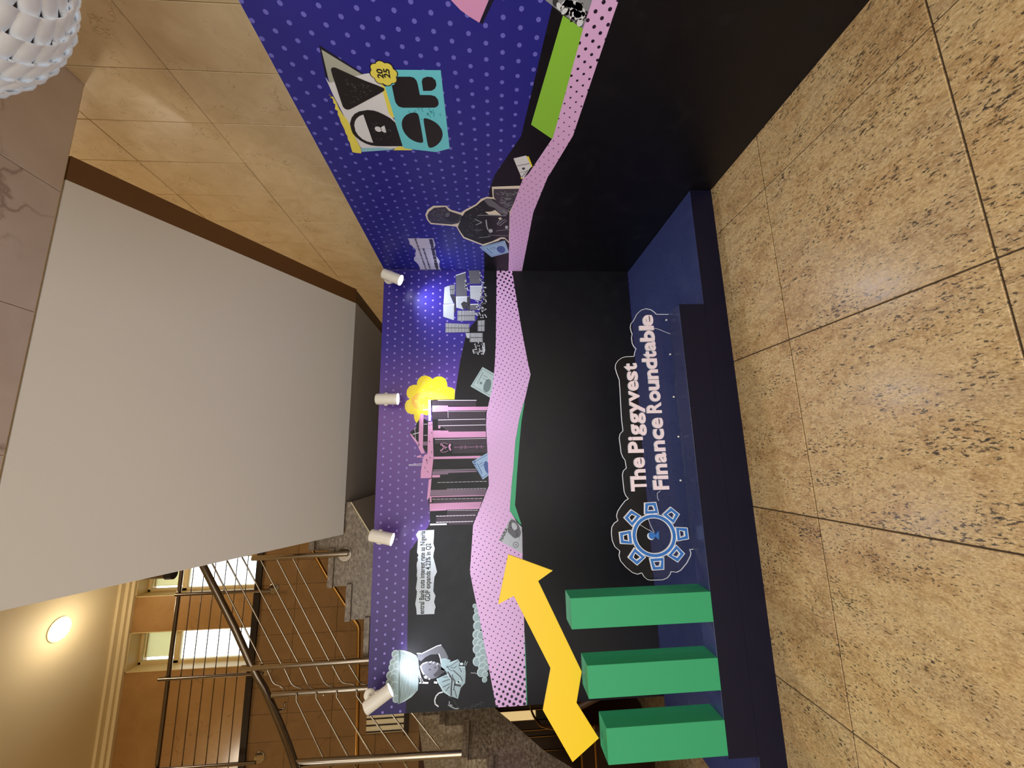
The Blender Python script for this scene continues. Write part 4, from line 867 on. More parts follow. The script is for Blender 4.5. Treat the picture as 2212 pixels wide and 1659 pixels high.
prt('S', 'grey_photo_mark_print', gp, 'print_g1', 3, spn); prt('S', 'grey_photo_light_print', gd, 'print_g5', 4, spn)
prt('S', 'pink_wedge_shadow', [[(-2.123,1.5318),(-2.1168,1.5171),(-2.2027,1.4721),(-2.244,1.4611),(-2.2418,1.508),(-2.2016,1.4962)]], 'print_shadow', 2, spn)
prt('S', 'pink_wedge_print', [[(-2.1949,1.6363),(-2.1627,1.6025),(-2.1404,1.5667),(-2.1212,1.5297),(-2.2018,1.4921),(-2.2433,1.4767),(-2.2344,1.6599)]], 'print_pinkline', 3, spn)
# logo: black letter shapes on torn paper
s1 = spn
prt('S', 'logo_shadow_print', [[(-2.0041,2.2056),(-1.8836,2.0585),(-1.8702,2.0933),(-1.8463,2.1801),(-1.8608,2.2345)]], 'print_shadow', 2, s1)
prt('S', 'logo_white_paper_print', [[(-1.8608,2.2363),(-1.834,2.228),(-1.8732,2.096),(-1.8835,2.0593),(-1.8912,2.0199),(-1.8378,1.9968),(-1.8217,1.9816),(-1.6853,1.9912),(-1.6362,1.9732),(-1.4708,1.9691),(-1.4514,2.0056),(-1.4446,2.1046),(-1.4487,2.2048),(-1.5581,2.2146),(-1.7721,2.2342)]], 'print_white', 3, s1)
prt('S', 'logo_grey_paper_print', [[(-1.9861,2.2026),(-1.8832,2.0676),(-1.8732,2.096),(-1.8598,2.1491),(-1.8536,2.1981),(-1.8413,2.2019),(-1.8336,2.2282)]], 'print_greypaper', 4, s1)
yb = [(-1.7735,2.2552),(-1.7716,2.2461),(-1.7581,2.2533),(-1.7518,2.2438),(-1.7266,2.2493),(-1.7223,2.2429),(-1.6937,2.2547),(-1.6845,2.2447),(-1.6624,2.2527),(-1.6451,2.2507),(-1.6198,2.2535),(-1.5939,2.252),(-1.5728,2.2509),(-1.5456,2.2538),(-1.5291,2.2506),(-1.5064,2.2562),(-1.4835,2.2527),(-1.4538,2.2581),(-1.4161,2.2614),(-1.4105,2.2446),(-1.4079,2.2151),(-1.4378,2.2059),(-1.5024,2.2106),(-1.5581,2.2146),(-1.585,2.2122),(-1.6315,2.2157),(-1.661,2.2264),(-1.6993,2.2332),(-1.7364,2.2337),(-1.7623,2.2379),(-1.7672,2.2478)]
prt('S', 'logo_yellow_brush_print', [yb], 'print_lemon', 4, s1)
prt('S', 'logo_blue_paper_print', [[(-1.4468,2.2077),(-1.455,2.1018),(-1.4476,2.0251),(-1.4413,2.0312),(-1.4193,2.2092)]], 'print_lightblue', 4, s1)
prt('S', 'logo_teal_paper_print', [[(-1.9101,1.915),(-1.9173,1.707),(-1.8249,1.7077),(-1.4626,1.7087),(-1.4338,1.7883),(-1.4486,1.9177),(-1.4557,1.9722),(-1.6564,1.9728),(-1.826,1.9786),(-1.8401,1.9425)]], 'print_teal', 4, s1)
tw = []
for k in range(16):
    c = [(-1.6976,1.9262),(-1.6963,1.7217),(-1.4722,1.9319),(-1.9034,1.6954)]
    p = lerp(lerp(c[0], c[1], rs.random()), lerp(c[2], c[3], rs.random()), rs.random()*0.5); tw += ribbon([p, (p[0]+rs.uniform(-.03,.03), p[1]+rs.uniform(-.02,.02))], .006)
prt('S', 'logo_teal_crease_print', tw, 'print_teal_dark', 4.5, s1)
prt('S', 'logo_yellow_edge_print', [[(-1.8441,1.9932),(-1.8261,1.9774),(-1.6539,1.9725),(-1.6656,1.9909),(-1.6948,1.9951)], [(-1.4649,1.998),(-1.4673,1.9675),(-1.456,1.9629),(-1.4485,1.9201),(-1.4423,1.9236),(-1.4383,2.0295)]], 'print_lemon', 5, s1)
prt('S', 'logo_triangle_print', [smooth([(-1.8961,2.1987),(-1.9079,2.1898),(-1.9104,2.1769),(-1.9042,2.1629),(-1.8607,2.0813),(-1.8223,1.9873),(-1.8132,1.9807),(-1.8008,1.9908),(-1.747,2.0887),(-1.6994,2.1743),(-1.6923,2.195),(-1.7026,2.2097),(-1.7236,2.2104),(-1.8121,2.2039)], 1)], 'print_black', 6, s1)
prt('S', 'logo_lock_print', [[(-1.6112,2.2099),(-1.6476,2.1893),(-1.6707,2.1672),(-1.6864,2.1396),(-1.6964,2.0955),(-1.6947,2.0672),(-1.687,2.0446),(-1.6719,2.0195),(-1.653,1.9938),(-1.6258,1.9746),(-1.4708,1.9691),(-1.4659,2.0668),(-1.4653,2.1129),(-1.4701,2.1435),(-1.4809,2.1677),(-1.5003,2.1911),(-1.5252,2.2078),(-1.5471,2.2161),(-1.5742,2.2158)]], 'print_black', 6, s1)
prt('S', 'logo_shackle_gap_print', [[(-1.6016,2.1909),(-1.6253,2.1798),(-1.6436,2.1656),(-1.6593,2.146),(-1.6691,2.1243),(-1.4884,2.1257),(-1.496,2.1542),(-1.5123,2.1762),(-1.537,2.1907),(-1.5642,2.1961)]], 'print_white', 7, s1)
c = [(-1.5814,2.0736),(-1.5997,2.0687)]
prt('S', 'logo_keyhole_print', [disc(c[0], abs(c[0][0]-c[1][0])*0.72+0.004, n=16), [(-1.5899,2.0609),(-1.5994,2.0485),(-1.6057,2.0353),(-1.584,2.0351),(-1.5607,2.0361),(-1.5618,2.0494),(-1.5739,2.0595)]], 'print_white', 7, s1)
prt('S', 'logo_corner_letter_print', [[(-1.8782,1.909),(-1.8808,1.85),(-1.8767,1.8337),(-1.8637,1.8245),(-1.8453,1.8219),(-1.82,1.8216),(-1.7905,1.8214),(-1.7919,1.7673),(-1.7861,1.7481),(-1.7686,1.7374),(-1.748,1.7362),(-1.7337,1.7424),(-1.7237,1.7581),(-1.7166,1.9181),(-1.7233,1.9371),(-1.7415,1.9461),(-1.7597,1.9472),(-1.8338,1.9439),(-1.8385,1.9313),(-1.8535,1.9195)]], 'print_black', 6, s1)
prt('S', 'logo_drop_print', [smooth([(-1.8586,1.8012),(-1.8752,1.794),(-1.8841,1.7736),(-1.8831,1.7509),(-1.8675,1.7365),(-1.8449,1.7351),(-1.8254,1.745),(-1.8148,1.7622),(-1.8123,1.802),(-1.8122,1.8024)], 0)], 'print_black', 6, s1)
prt('S', 'logo_half_oval_print', [smooth([(-1.6167,1.944),(-1.6428,1.9355),(-1.6686,1.9175),(-1.686,1.891),(-1.6931,1.8605),(-1.6838,1.8474),(-1.6565,1.8457),(-1.5136,1.8477),(-1.4988,1.8536),(-1.4981,1.8721),(-1.5076,1.8978),(-1.5262,1.9216),(-1.5552,1.9383),(-1.5849,1.9454)], 1)], 'print_black', 6, s1)
prt('S', 'logo_half_oval_print', [smooth([(-1.6472,1.8267),(-1.66,1.8217),(-1.6591,1.8069),(-1.6466,1.7788),(-1.6243,1.7535),(-1.5904,1.7377),(-1.5547,1.7367),(-1.5173,1.7504),(-1.484,1.7773),(-1.4649,1.8077),(-1.4655,1.824),(-1.4821,1.8286),(-1.5787,1.8277)], 1)], 'print_black', 6, s1)
fl = [(-1.8908,1.9661)][0]; f2 = [(-1.9447,1.9524),(-1.8932,1.9095)]
ry = abs(f2[0][0]-fl[0]); rz = abs(f2[1][1]-fl[1])
def flower(c, ry, rz, k=1.0, lobes=8):
    return [(c[0]+ry*k*(0.87+0.13*abs(math.cos(lobes*t/2+0.4)))*math.cos(t), c[1]+rz*k*(0.87+0.13*abs(math.cos(lobes*t/2+0.4)))*math.sin(t)) for t in [2*PI*j/64 for j in range(64)]]
prt('S', 'logo_flower_outline_print', [flower(fl, ry, rz, 1.14)], 'print_black', 7, s1)
prt('S', 'logo_flower_print', [flower(fl, ry, rz, 1.06)], 'print_lemon', 8, s1)
q = [(-1.8666,1.9722),(-1.9116,1.9682),(-1.8695,1.9424),(-1.913,1.9372)]
text_print('S', 'logo_year_text', '20', q[0], q[1], 0.0262, 'print_black', 9, s1, 0.032)
text_print('S', 'logo_year_text', '25', q[2], q[3], 0.0262, 'print_black', 9, s1, 0.032)
spk = []
for k in range(70):
    c = [(-1.8748,2.1698),(-1.7109,2.1805),(-1.8117,2.0152)] if k < 45 else [(-1.666,2.1044),(-1.4832,2.108),(-1.5562,1.9824)]
    p = lerp(lerp(c[0], c[1], rs.random()), c[2], rs.random()*0.8); spk.append(disc(p, .0016, n=5))
prt('S', 'logo_speckle_print', spk, 'print_g3', 7, s1)
# torn clipping near the corner
cl = [(-0.5321,2.1252),(-0.5373,1.9199),(-0.515,1.9239),(-0.4781,1.9198),(-0.436,1.9185),(-0.4055,1.9315),(-0.3791,1.9349),(-0.348,1.9285),(-0.2601,1.936),(-0.2268,1.9257),(-0.1681,1.9133),(-0.1274,1.9254),(-0.0648,1.9303),(-0.0328,1.9264),(-0.0156,1.9194),(-0.0111,2.1128),(-0.0509,2.11),(-0.1083,2.1141),(-0.1538,2.126),(-0.1784,2.1374),(-0.2322,2.129),(-0.2564,2.1104),(-0.2892,2.1093),(-0.3216,2.0985),(-0.3667,2.0915),(-0.3971,2.1061),(-0.4271,2.112),(-0.4438,2.1257),(-0.4773,2.1204),(-0.5141,2.1211)]
cl = [(min(y, -0.001), z) for y, z in cl]
prt('S', 'clipping_print', [cl], 'print_paper', 2, spn)
tx = []
def words(seg, n, w, sd, fill=0.8):
    r = random.Random(sd); o = []; t = 0.0
    while t < 1:
        l = r.uniform(.06, .13); o += ribbon([lerp(seg[0], seg[1], t), lerp(seg[0], seg[1], min(1, t+l*fill))], w*r.uniform(.7, 1.1)); t += l
    return o
tx += words([(-0.5276,2.066),(-0.0196,2.058)], 9, .016, 1)+words([(-0.3858,2.0259),(-0.0203,2.0197)], 9, .016, 2)
prt('S', 'clipping_text_print', tx, 'print_g2', 3, spn)
prt('S', 'clipping_heading_print', words([(-0.5226,1.945),(-0.0215,1.9558)], 9, .030, 3), 'print_g1', 3, spn)
prt('S', 'clipping_fold_print', ribbon([(-0.3844,2.0879),(-0.3876,1.9499)], .003)+ribbon([(-0.213,2.1252),(-0.2091,1.9618)], .003), 'print_g3', 4, spn)
# tailor at the sewing machine
sx = spn
prt('S', 'tailor_outline_print', [[(-0.8428,1.9392),(-0.9012,1.9157),(-0.9471,1.8689),(-0.9517,1.7793),(-0.9061,1.7516),(-0.8757,1.6832),(-0.9092,1.6516),(-0.9744,1.5733),(-1.0305,1.5379),(-1.0534,1.4983),(-1.0486,1.4588),(-1.1533,1.4659),(-1.1699,1.2793),(-1.1638,1.2706),(-0.8409,1.3245),(-0.4803,1.3163),(-0.544,1.3536),(-0.5431,1.3872),(-0.5157,1.4032),(-0.4832,1.4569),(-0.4368,1.5255),(-0.5453,1.6844),(-0.6155,1.7063),(-0.7021,1.7289),(-0.7135,1.7876),(-0.7292,1.9163),(-0.7828,1.9362)]], 'print_cream', 2, sx)
prt('S', 'tailor_head_print', [[(-0.8383,1.9268),(-0.8806,1.907),(-0.9251,1.866),(-0.9377,1.7864),(-0.8915,1.7647),(-0.8522,1.6877),(-0.831,1.6679),(-0.7476,1.71),(-0.7292,1.7612),(-0.7462,1.9109),(-0.7882,1.9263)]], 'print_g1', 3, sx)
prt('S', 'tailor_face_print', [smooth([(-0.837,1.8028),(-0.8812,1.7893),(-0.8886,1.765),(-0.864,1.7197),(-0.8303,1.6921),(-0.7735,1.7205),(-0.7515,1.7592),(-0.7869,1.7928)], 1)], 'print_ink', 4, sx)
prt('S', 'tailor_face_light_print', [smooth([(-0.8519,1.7982),(-0.8816,1.7775),(-0.8724,1.7606),(-0.828,1.7706),(-0.8172,1.7958)], 1)], 'print_g2', 5, sx)
prt('S', 'tailor_body_print', [[(-0.8458,1.6701),(-0.8853,1.6529),(-0.9581,1.5709),(-1.0088,1.5325),(-1.0361,1.4983),(-1.0317,1.4472),(-0.9543,1.3959),(-0.8947,1.3367),(-0.8407,1.3336),(-0.5053,1.3197),(-0.5656,1.3579),(-0.5649,1.388),(-0.5045,1.4572),(-0.4598,1.5322),(-0.5635,1.6768),(-0.6271,1.6991),(-0.6937,1.7188),(-0.7478,1.7038)]], 'print_black', 3, sx)
prt('S', 'tailor_arm_print', [[(-1.0119,1.5165),(-1.0344,1.4971),(-1.0275,1.4699),(-0.9983,1.4408),(-0.9522,1.4035),(-0.9164,1.3487),(-0.8876,1.3472),(-0.8549,1.3588),(-0.8829,1.4083),(-0.9325,1.4393),(-0.9607,1.4866)]], 'print_g2', 4, sx)
prt('S', 'tailor_paper_patch_print', [[(-0.8895,1.5113),(-0.8956,1.4684),(-0.9137,1.4389),(-0.8855,1.4173),(-0.8568,1.3941),(-0.8582,1.483)], [(-0.8181,1.4154),(-0.8308,1.3974),(-0.8138,1.3876),(-0.798,1.4024)]], 'print_cream', 4, sx)
prt('S', 'tailor_cloth_print', [[(-1.1321,1.4546),(-1.1409,1.2862),(-1.0292,1.3044),(-0.8996,1.334),(-0.9542,1.3988),(-0.9987,1.4293),(-1.0591,1.4534)]], 'print_g1', 4, sx)
st_ = []
for k in range(46):
    c = [(-1.126,1.4436),(-1.1268,1.295),(-0.9091,1.3376),(-0.9901,1.4175)]
    p = lerp(lerp(c[0], c[1], rs.random()), lerp(c[3], c[2], rs.random()), rs.random()); d = (rs.uniform(-.012,.012), rs.uniform(-.022,.004))
    st_ += ribbon([p, (p[0]+d[0], p[1]+d[1]), (p[0]+d[0]*1.2+rs.uniform(-.008,.008), p[1]+d[1]*2)], .0035)
for k in range(40):
    c = [(-0.8827,1.9009),(-0.9143,1.7918),(-0.7862,1.8172),(-0.7629,1.9116)]
    p = lerp(lerp(c[0], c[1], rs.random()), lerp(c[3], c[2], rs.random()), rs.random()); st_ += ribbon([p, (p[0]+rs.uniform(-.006,.006), p[1]+rs.uniform(-.014,.014))], .0028)
for k in range(40):
    c = [(-0.8311,1.6619),(-0.9867,1.527),(-0.5124,1.5384),(-0.5932,1.6686)]
    p = lerp(lerp(c[0], c[1], rs.random()), lerp(c[3], c[2], rs.random()), rs.random()); st_ += ribbon([p, (p[0]+rs.uniform(-.01,.01), p[1]+rs.uniform(-.016,.016))], .0025)
prt('S', 'tailor_hatching_print', st_, 'print_g3', 5, sx)
wh = []
for pth, w in (([(-0.8489,1.5646),(-0.8534,1.5102),(-0.8499,1.3585)], .005), ([(-0.7951,1.5043),(-0.7106,1.498),(-0.6667,1.4883)], .008), ([(-0.745,1.4227),(-0.798,1.4024),(-0.8089,1.3812)], .004), ([(-0.7345,1.4161),(-0.783,1.3864),(-0.8095,1.3596)], .004), ([(-0.7242,1.4),(-0.7731,1.3672),(-0.7892,1.3493)], .004), ([(-0.5606,1.5577),(-0.5747,1.4714)], .005), ([(-0.6571,1.4269),(-0.6765,1.3306)], .003), ([(-0.5978,1.4914),(-0.5903,1.3258)], .003), ([(-0.9077,1.3852),(-0.8701,1.3474)], .003), ([(-0.6638,1.5944),(-0.6655,1.5334)], .003), ([(-0.8031,1.584),(-0.7631,1.5354),(-0.73,1.5798)], .006)): wh += ribbon(pth, w)
c = [(-0.6559,1.4689)][0]
prt('S', 'sewing_machine_print', wh+[disc(c, .026, .016, 16), [(-0.7253,1.3587),(-0.7258,1.3397),(-0.6875,1.3377),(-0.687,1.3569)]], 'print_g4', 6, sx)
note('S', 'banknote_print', [(-0.4165,1.5604),(-0.5232,1.3526),(-0.4547,1.3148),(-0.3347,1.308)][:2]+[(-0.3347,1.308),(-0.2537,1.4575)], 'print_note_blue', 'print_note_ink', spn, 5)
prt('S', 'banknote_edge_print', [[(-1.4212,1.2691),(-1.4204,1.2543),(-1.343,1.2226),(-1.3287,1.2343)], [(-1.2315,1.282),(-1.2335,1.2662),(-1.2449,1.262),(-1.2477,1.2887)]], 'print_yellow', 3, spn)
prt('S', 'banknote_print', [[(-1.4016,1.3423),(-1.4276,1.2697),(-1.3427,1.2307),(-1.241,1.2669),(-1.2368,1.2782)]], 'print_white', 4, spn)
c = [(-1.3223,1.2756),(-1.3431,1.3146),(-1.3661,1.2434),(-1.2875,1.2973),(-1.3034,1.2521),(-1.2479,1.2808),(-1.3143,1.2455)]
prt('S', 'banknote_ink_print', [disc(c[0], .010, .010, 10)]+ribbon([c[1], c[2]], .004)+ribbon([c[3], c[4]], .003)+ribbon([c[5], c[6]], .004), 'print_g1', 5, spn)
# ------------------------------------------------------------------ platform, plinth, bars, arrow
PZ = 0.1457; PD = -1.1676; HB = 0.307; YK = -1.0305
pf = thing('platform', 'low glossy navy stage platform under the printed panels', 'platform', (-1.8, -0.6, 0.0))
MB().bbox((-3.672, PD+0.006, 0.0), (-0.003, -0.005, PZ-0.007), 0.002).build('base', M['navy_board'], pf)
MB().bbox((-3.672, PD+0.0035, PZ-0.006), (-0.003, -0.004, PZ), 0.0015).build('top_board', M['navy_vinyl'], pf)
MB().box((-3.672, PD, 0.0), (-0.003, PD+0.0030, PZ-0.0005)).build('front_board', M['navy_board'], pf)
bx0, bx1 = -3.262, -0.8093
bn = thing('plinth', 'long dark plinth box standing along the front edge of the platform', 'plinth', ((bx0+bx1)/2, -1.1, PZ))
MB().bbox((bx0, PD+0.004, PZ), (bx1, YK, HB-0.008), 0.0015).build('body', M['navy_board'], bn)
MB().bbox((bx0, PD+0.0038, HB-0.007), (bx1, YK, HB), 0.0015).build('top_board', M['navy_vinyl'], bn)
MB().box((bx0, PD-0.001, PZ+0.001), (bx1, PD+0.0033, HB-0.0005)).build('front_board', M['navy_board'], bn)
tags = []
for i, (x0, x1, h) in enumerate(((-2.6245, -2.4735, 1.083), (-2.952, -2.799, 1.011), (-3.248, -3.088, 0.930))):
    lb = ('tallest of the three green bars, nearest the clear lettered sign', 'middle-height green bar under the bend of the yellow arrow', 'shortest green bar, at the outer end of the plinth')[i]
    t = thing('green_bar', lb, 'bar', ((x0+x1)/2, -1.10, HB), 'green chart bars on the plinth')
    y0 = PD; y1 = -1.030; w = 0.003
    MB().bbox((x0, y0, HB), (x1, y0+w, h), 0.0008).build('front_face', M['green_card'], t)
    MB().bbox((x0, y0+w, HB), (x0+w, y1, h), 0.0008).build('side_face', M['green_card'], t)
    MB().bbox((x1-w, y0+w, HB), (x1, y1, h), 0.0008).build('side_face', M['green_card'], t)
    MB().bbox((x0+w, y1-w, HB), (x1-w, y1, h), 0.0008).build('back_face', M['green_card'], t)
    MB().bbox((x0+w, y0+w, h-w), (x1-w, y1-w, h), 0.0008).build('top_face', M['green_card'], t)
ar = thing('arrow_cutout', 'big yellow zigzag arrow cutout rising over the green bars', 'arrow', (-2.8, -1.1, 1.03))
ap = [(-2.256,1.406),(-2.35,1.161),(-2.4,1.244),(-2.858,1.027),(-3.002,1.063),(-3.171,0.955),(-3.268,1.098),(-3.027,1.241),(-2.835,1.192),(-2.47,1.38),(-2.508,1.466)]
MB().prism(ap, 'y', -1.1, -1.088).build('arrow_board', M['yellow_card'], ar)
MB().prism([(-3.150, 0.931), (-3.18, 0.931), (-3.175, 0.985), (-3.155, 0.985)], 'y', -1.086, -1.080).build('bracket', M['acrylic'], ar)
MB().prism([(-2.865, 1.012), (-2.89, 1.012), (-2.885, 1.05), (-2.87, 1.05)], 'y', -1.086, -1.080).build('bracket', M['acrylic'], ar)

# ------------------------------------------------------------------ clear acrylic sign with raised letters
YS = YK+0.002
sg = thing('acrylic_sign', 'clear acrylic sign with raised pale letters and blue gear standing behind the plinth', 'sign', (-1.5, YS, HB))
ol = [(-0.824,0.31),(-0.823,0.393),(-0.811,0.402),(-0.792,0.425),(-0.784,0.459),(-0.795,0.494),(-0.821,0.524),(-0.859,0.546),(-0.869,0.552),(-0.888,0.57),(-0.913,0.576),(-0.938,0.573),(-0.957,0.567),(-0.985,0.574),(-1.02,0.572),(-1.045,0.562),(-1.058,0.549),(-1.079,0.56),(-1.108,0.567),(-1.11,0.622),(-1.118,0.65),(-1.136,0.675),(-1.16,0.692),(-1.184,0.696),(-1.218,0.689),(-1.26,0.676),(-1.319,0.676),(-1.437,0.679),(-1.523,0.68),(-1.566,0.677),(-1.583,0.677),(-1.6,0.696),(-1.625,0.704),(-1.67,0.701),(-1.715,0.699),(-1.743,0.69),(-1.759,0.678),(-1.79,0.675),(-1.807,0.673),(-1.823,0.693),(-1.847,0.701),(-1.899,0.7),(-1.945,0.698),(-1.969,0.69),(-1.987,0.675),(-1.998,0.696),(-2.027,0.723),(-2.058,0.747),(-2.084,0.755),(-2.11,0.749),(-2.123,0.772),(-2.145,0.788),(-2.179,0.793),(-2.22,0.791),(-2.254,0.778),(-2.279,0.75),(-2.303,0.757),(-2.333,0.75),(-2.367,0.722),(-2.398,0.686),(-2.409,0.657),(-2.403,0.629),(-2.424,0.618),(-2.439,0.601),(-2.444,0.583),(-2.445,0.509),(-2.436,0.48),(-2.418,0.462),(-2.403,0.455),(-2.408,0.422),(-2.398,0.396),(-2.361,0.356),(-2.322,0.329),(-2.304,0.324),(-2.286,0.33)] + [(-2.286, HB+0.001), (-0.872, HB+0.001)]
pl = MB().prism(ol, 'y', YS, YS+0.004).build('acrylic_sheet', M['acrylic'], sg)
eg = MB(); n_ = len(ol)
for i in range(n_):
    a_, b_ = Vector(ol[i]), Vector(ol[(i+1) % n_])
    if abs(a_.y-HB) < 0.01 and abs(b_.y-HB) < 0.01: continue
    d = (b_-a_).normalized(); nn = Vector((-d.y, d.x))*0.0014
    eg.add([(a_.x-nn.x, YS-0.0006, a_.y-nn.y), (b_.x-nn.x, YS-0.0006, b_.y-nn.y), (b_.x+nn.x, YS-0.0006, b_.y+nn.y), (a_.x+nn.x, YS-0.0006, a_.y+nn.y),
            (a_.x-nn.x, YS+0.0046, a_.y-nn.y), (b_.x-nn.x, YS+0.0046, b_.y-nn.y), (b_.x+nn.x, YS+0.0046, b_.y+nn.y), (a_.x+nn.x, YS+0.0046, a_.y+nn.y)],
           [(0,1,2,3),(7,6,5,4),(0,4,5,1),(3,2,6,7)])
eg.build('polished_edge', M['acrylic_edge'], sg)
def sign_letter(ch, ya, yb, line):
    """one raised letter between two places along its line of text (metres along the panel)"""
    v, f = glyphs(ch, 0.030, 0.0)
    gx0 = min(p[0] for p in v); gx1 = max(p[0] for p in v)
    (x0, z0), (x1, z1) = line[0], line[1]; slope = (z1-z0)/(x1-x0); cap = line[2]
    sx_ = (yb-ya)/(gx1-gx0); sz_ = cap/0.70
    D = 0.016; vs = []; n = len(v)
    for h in (YS-D, YS):
        for p in v:
            X = ya+(p[0]-gx0)*sx_; vs.append((X, h, z0+(X-x0)*slope+p[1]*sz_))
    from collections import Counter
    ec = Counter(); dirs = {}
    for t in f:
        for i in range(len(t)):
            e = (t[i], t[(i+1) % len(t)]); ec[tuple(sorted(e))] += 1; dirs[tuple(sorted(e))] = e
    face = MB().add(vs[:n], [t for t in f]); 
    o = face.build('letter', M['letter_face'], sg)
    sd = MB(); fs = [(dirs[e][1], dirs[e][0], dirs[e][0]+n, dirs[e][1]+n) for e, c_ in ec.items() if c_ == 1]
    sd.add(vs, fs); sd.build('letter_side', M['letter_side'], o)
L1 = [(-1.942,0.567),(-1.162,0.564)]; L2 = [(-1.938,0.429),(-0.84,0.43)]
c1 = [(-1.94,0.657)][0]; c2 = [(-1.935,0.52)][0]
CAP1 = (c1[1]-L1[0][1])*0.98; CAP2 = (c2[1]-L2[0][1])*0.98
def run(text, rngs, line):
    for ch_, (xa, xb) in zip(text, rngs): sign_letter(ch_, xa, xb, line)
r1 = [(-1.944,0.587),(-1.878,0.581),(-1.877,0.581),(-1.815,0.575),(-1.808,0.575),(-1.745,0.569),(-1.718,0.567),(-1.649,0.56),(-1.643,0.56),(-1.62,0.558),(-1.614,0.557),(-1.544,0.551),(-1.541,0.551),(-1.472,0.545),(-1.475,0.545),(-1.401,0.538),(-1.404,0.539),(-1.334,0.532),(-1.334,0.532),(-1.27,0.527),(-1.268,0.527),(-1.208,0.521),(-1.205,0.521),(-1.156,0.517)]
run('ThePiggyvest', [(r1[2*i][0], r1[2*i+1][0]) for i in range(12)], (L1[0], L1[1], CAP1))
r2 = [(-1.939,0.472),(-1.883,0.467),(-1.879,0.466),(-1.855,0.464),(-1.85,0.464),(-1.787,0.457),(-1.78,0.457),(-1.718,0.451),(-1.712,0.45),(-1.646,0.444),(-1.64,0.443),(-1.575,0.436),(-1.572,0.436),(-1.506,0.43),(-1.477,0.427),(-1.408,0.42),(-1.405,0.42),(-1.335,0.413),(-1.333,0.413),(-1.267,0.406),(-1.263,0.406),(-1.198,0.4),(-1.196,0.399),(-1.126,0.393),(-1.124,0.392),(-1.077,0.388),(-1.075,0.388),(-1.011,0.381),(-1.013,0.381),(-0.94,0.374),(-0.936,0.374),(-0.908,0.371),(-0.91,0.371),(-0.833,0.364)]
run('FinanceRoundtable', [(r2[2*i][0], r2[2*i+1][0]) for i in range(17)], (L2[0], L2[1], CAP2))
# gear emblem
g0, gxr, gzr = [(-2.199,0.542),(-2.311,0.553),(-2.194,0.665)]
ga = abs(gxr[0]-g0[0])/44.0; gb = abs(gzr[1]-g0[1])/44.0
ge = MB(); D = 0.012
def ring(mb, r0, r1, y0, y1, n=40):
    vs = []
    for (r, y) in ((r0, y0), (r1, y0), (r1, y1), (r0, y1)):
        for k in range(n):
            t = 2*PI*k/n; vs.append((g0[0]+r*ga*math.cos(t), y, g0[1]+r*gb*math.sin(t)))
    fs = []
    for s in range(4):
        for k in range(n): fs.append((s*n+k, s*n+(k+1)%n, ((s+1)%4)*n+(k+1)%n, ((s+1)%4)*n+k))
    mb.add(vs, fs)
gm = MB(); ring(gm, 39.5, 47.0, YS-D, YS); gr_o = gm.build('gear_ring', M['gear_blue'], sg)
gm = MB(); ring(gm, 38.4, 39.7, YS-D-0.0008, YS); ring(gm, 46.8, 48.2, YS-D-0.0008, YS); gm.build('gear_ring_edge', M['letter_side'], gr_o)
def frame_poly(mb, q_out, q_in, y0, y1):
    n = len(q_out); vs = [(x, y0, z) for x, z in q_out]+[(x, y0, z) for x, z in q_in]+[(x, y1, z) for x, z in q_out]+[(x, y1, z) for x, z in q_in]; fs = []
    for k in range(n):
        j = (k+1) % n
        fs += [(k, j, n+j, n+k), (2*n+k, 3*n+k, 3*n+j, 2*n+j), (k, 2*n+k, 2*n+j, j), (n+k, n+j, 3*n+j, 3*n+k)]
    mb.add(vs, fs)
for k in range(8):
    t = k*PI/4+0.03
    def tp(r, w): return (g0[0]+ga*(r*math.cos(t)-w*math.sin(t)), g0[1]+gb*(r*math.sin(t)+w*math.cos(t)))
    o4 = lambda i: [tp(48+i, -(15.5-i)), tp(74-i, -(12.5-i)), tp(74-i, 12.5-i), tp(48+i, 15.5-i)]
    tb = MB(); frame_poly(tb, o4(1.0), o4(7.0), YS-D, YS); to = tb.build('gear_tooth', M['gear_blue'], sg)
    tb = MB(); frame_poly(tb, o4(-0.2), o4(1.0), YS-D-0.0008, YS); frame_poly(tb, o4(7.0), o4(8.4), YS-D-0.0008, YS); tb.build('tooth_edge', M['letter_side'], to)
kc = [(-2.198,0.556)][0]; kf = [(-2.199,0.542),(-2.174,0.511),(-2.223,0.515)]
kh = MB().prism(disc(kc, 0.020, n=18), 'y', YS-0.012, YS).prism(kf, 'y', YS-0.0118, YS).build('keyhole', M['gear_blue'], sg)
MB().prism(disc((kc[0]-0.004, kc[1]+0.004), 0.0205, n=18), 'y', YS-0.010, YS-0.0005).build('keyhole_rim', M['letter_side'], kh)
for (x, z) in [(-0.864,0.331),(-1.097,0.329),(-1.375,0.334),(-1.625,0.33),(-1.889,0.345)]:
    MB().tube([(x, YS-0.005, z), (x, YS, z)], 0.0055, 10).build('screw', M['white_metal'], sg)
w_ = [(-0.918,0.432),(-0.928,0.387),(-0.947,0.345),(-0.96,0.312)]
MB().tube([(x, YS-0.003, z) for x, z in w_], 0.0012, 5).build('wire', M['letter_side'], sg)
w_ = [(-1.946,0.476),(-1.961,0.498),(-1.988,0.498),(-2.004,0.491)]
MB().tube([(x, YS-0.003, z) for x, z in w_], 0.0012, 5).build('wire', M['letter_side'], sg)
w_ = [(-2.132,0.627),(-2.162,0.579),(-2.184,0.539)]
MB().tube([(x, YS-0.003, z) for x, z in w_], 0.0012, 5).build('wire', M['letter_side'], sg)
w_ = [(-2.094,0.57),(-2.142,0.555),(-2.184,0.536)]
MB().tube([(x, YS-0.003, z) for x, z in w_], 0.0012, 5).build('wire', M['letter_side'], sg)

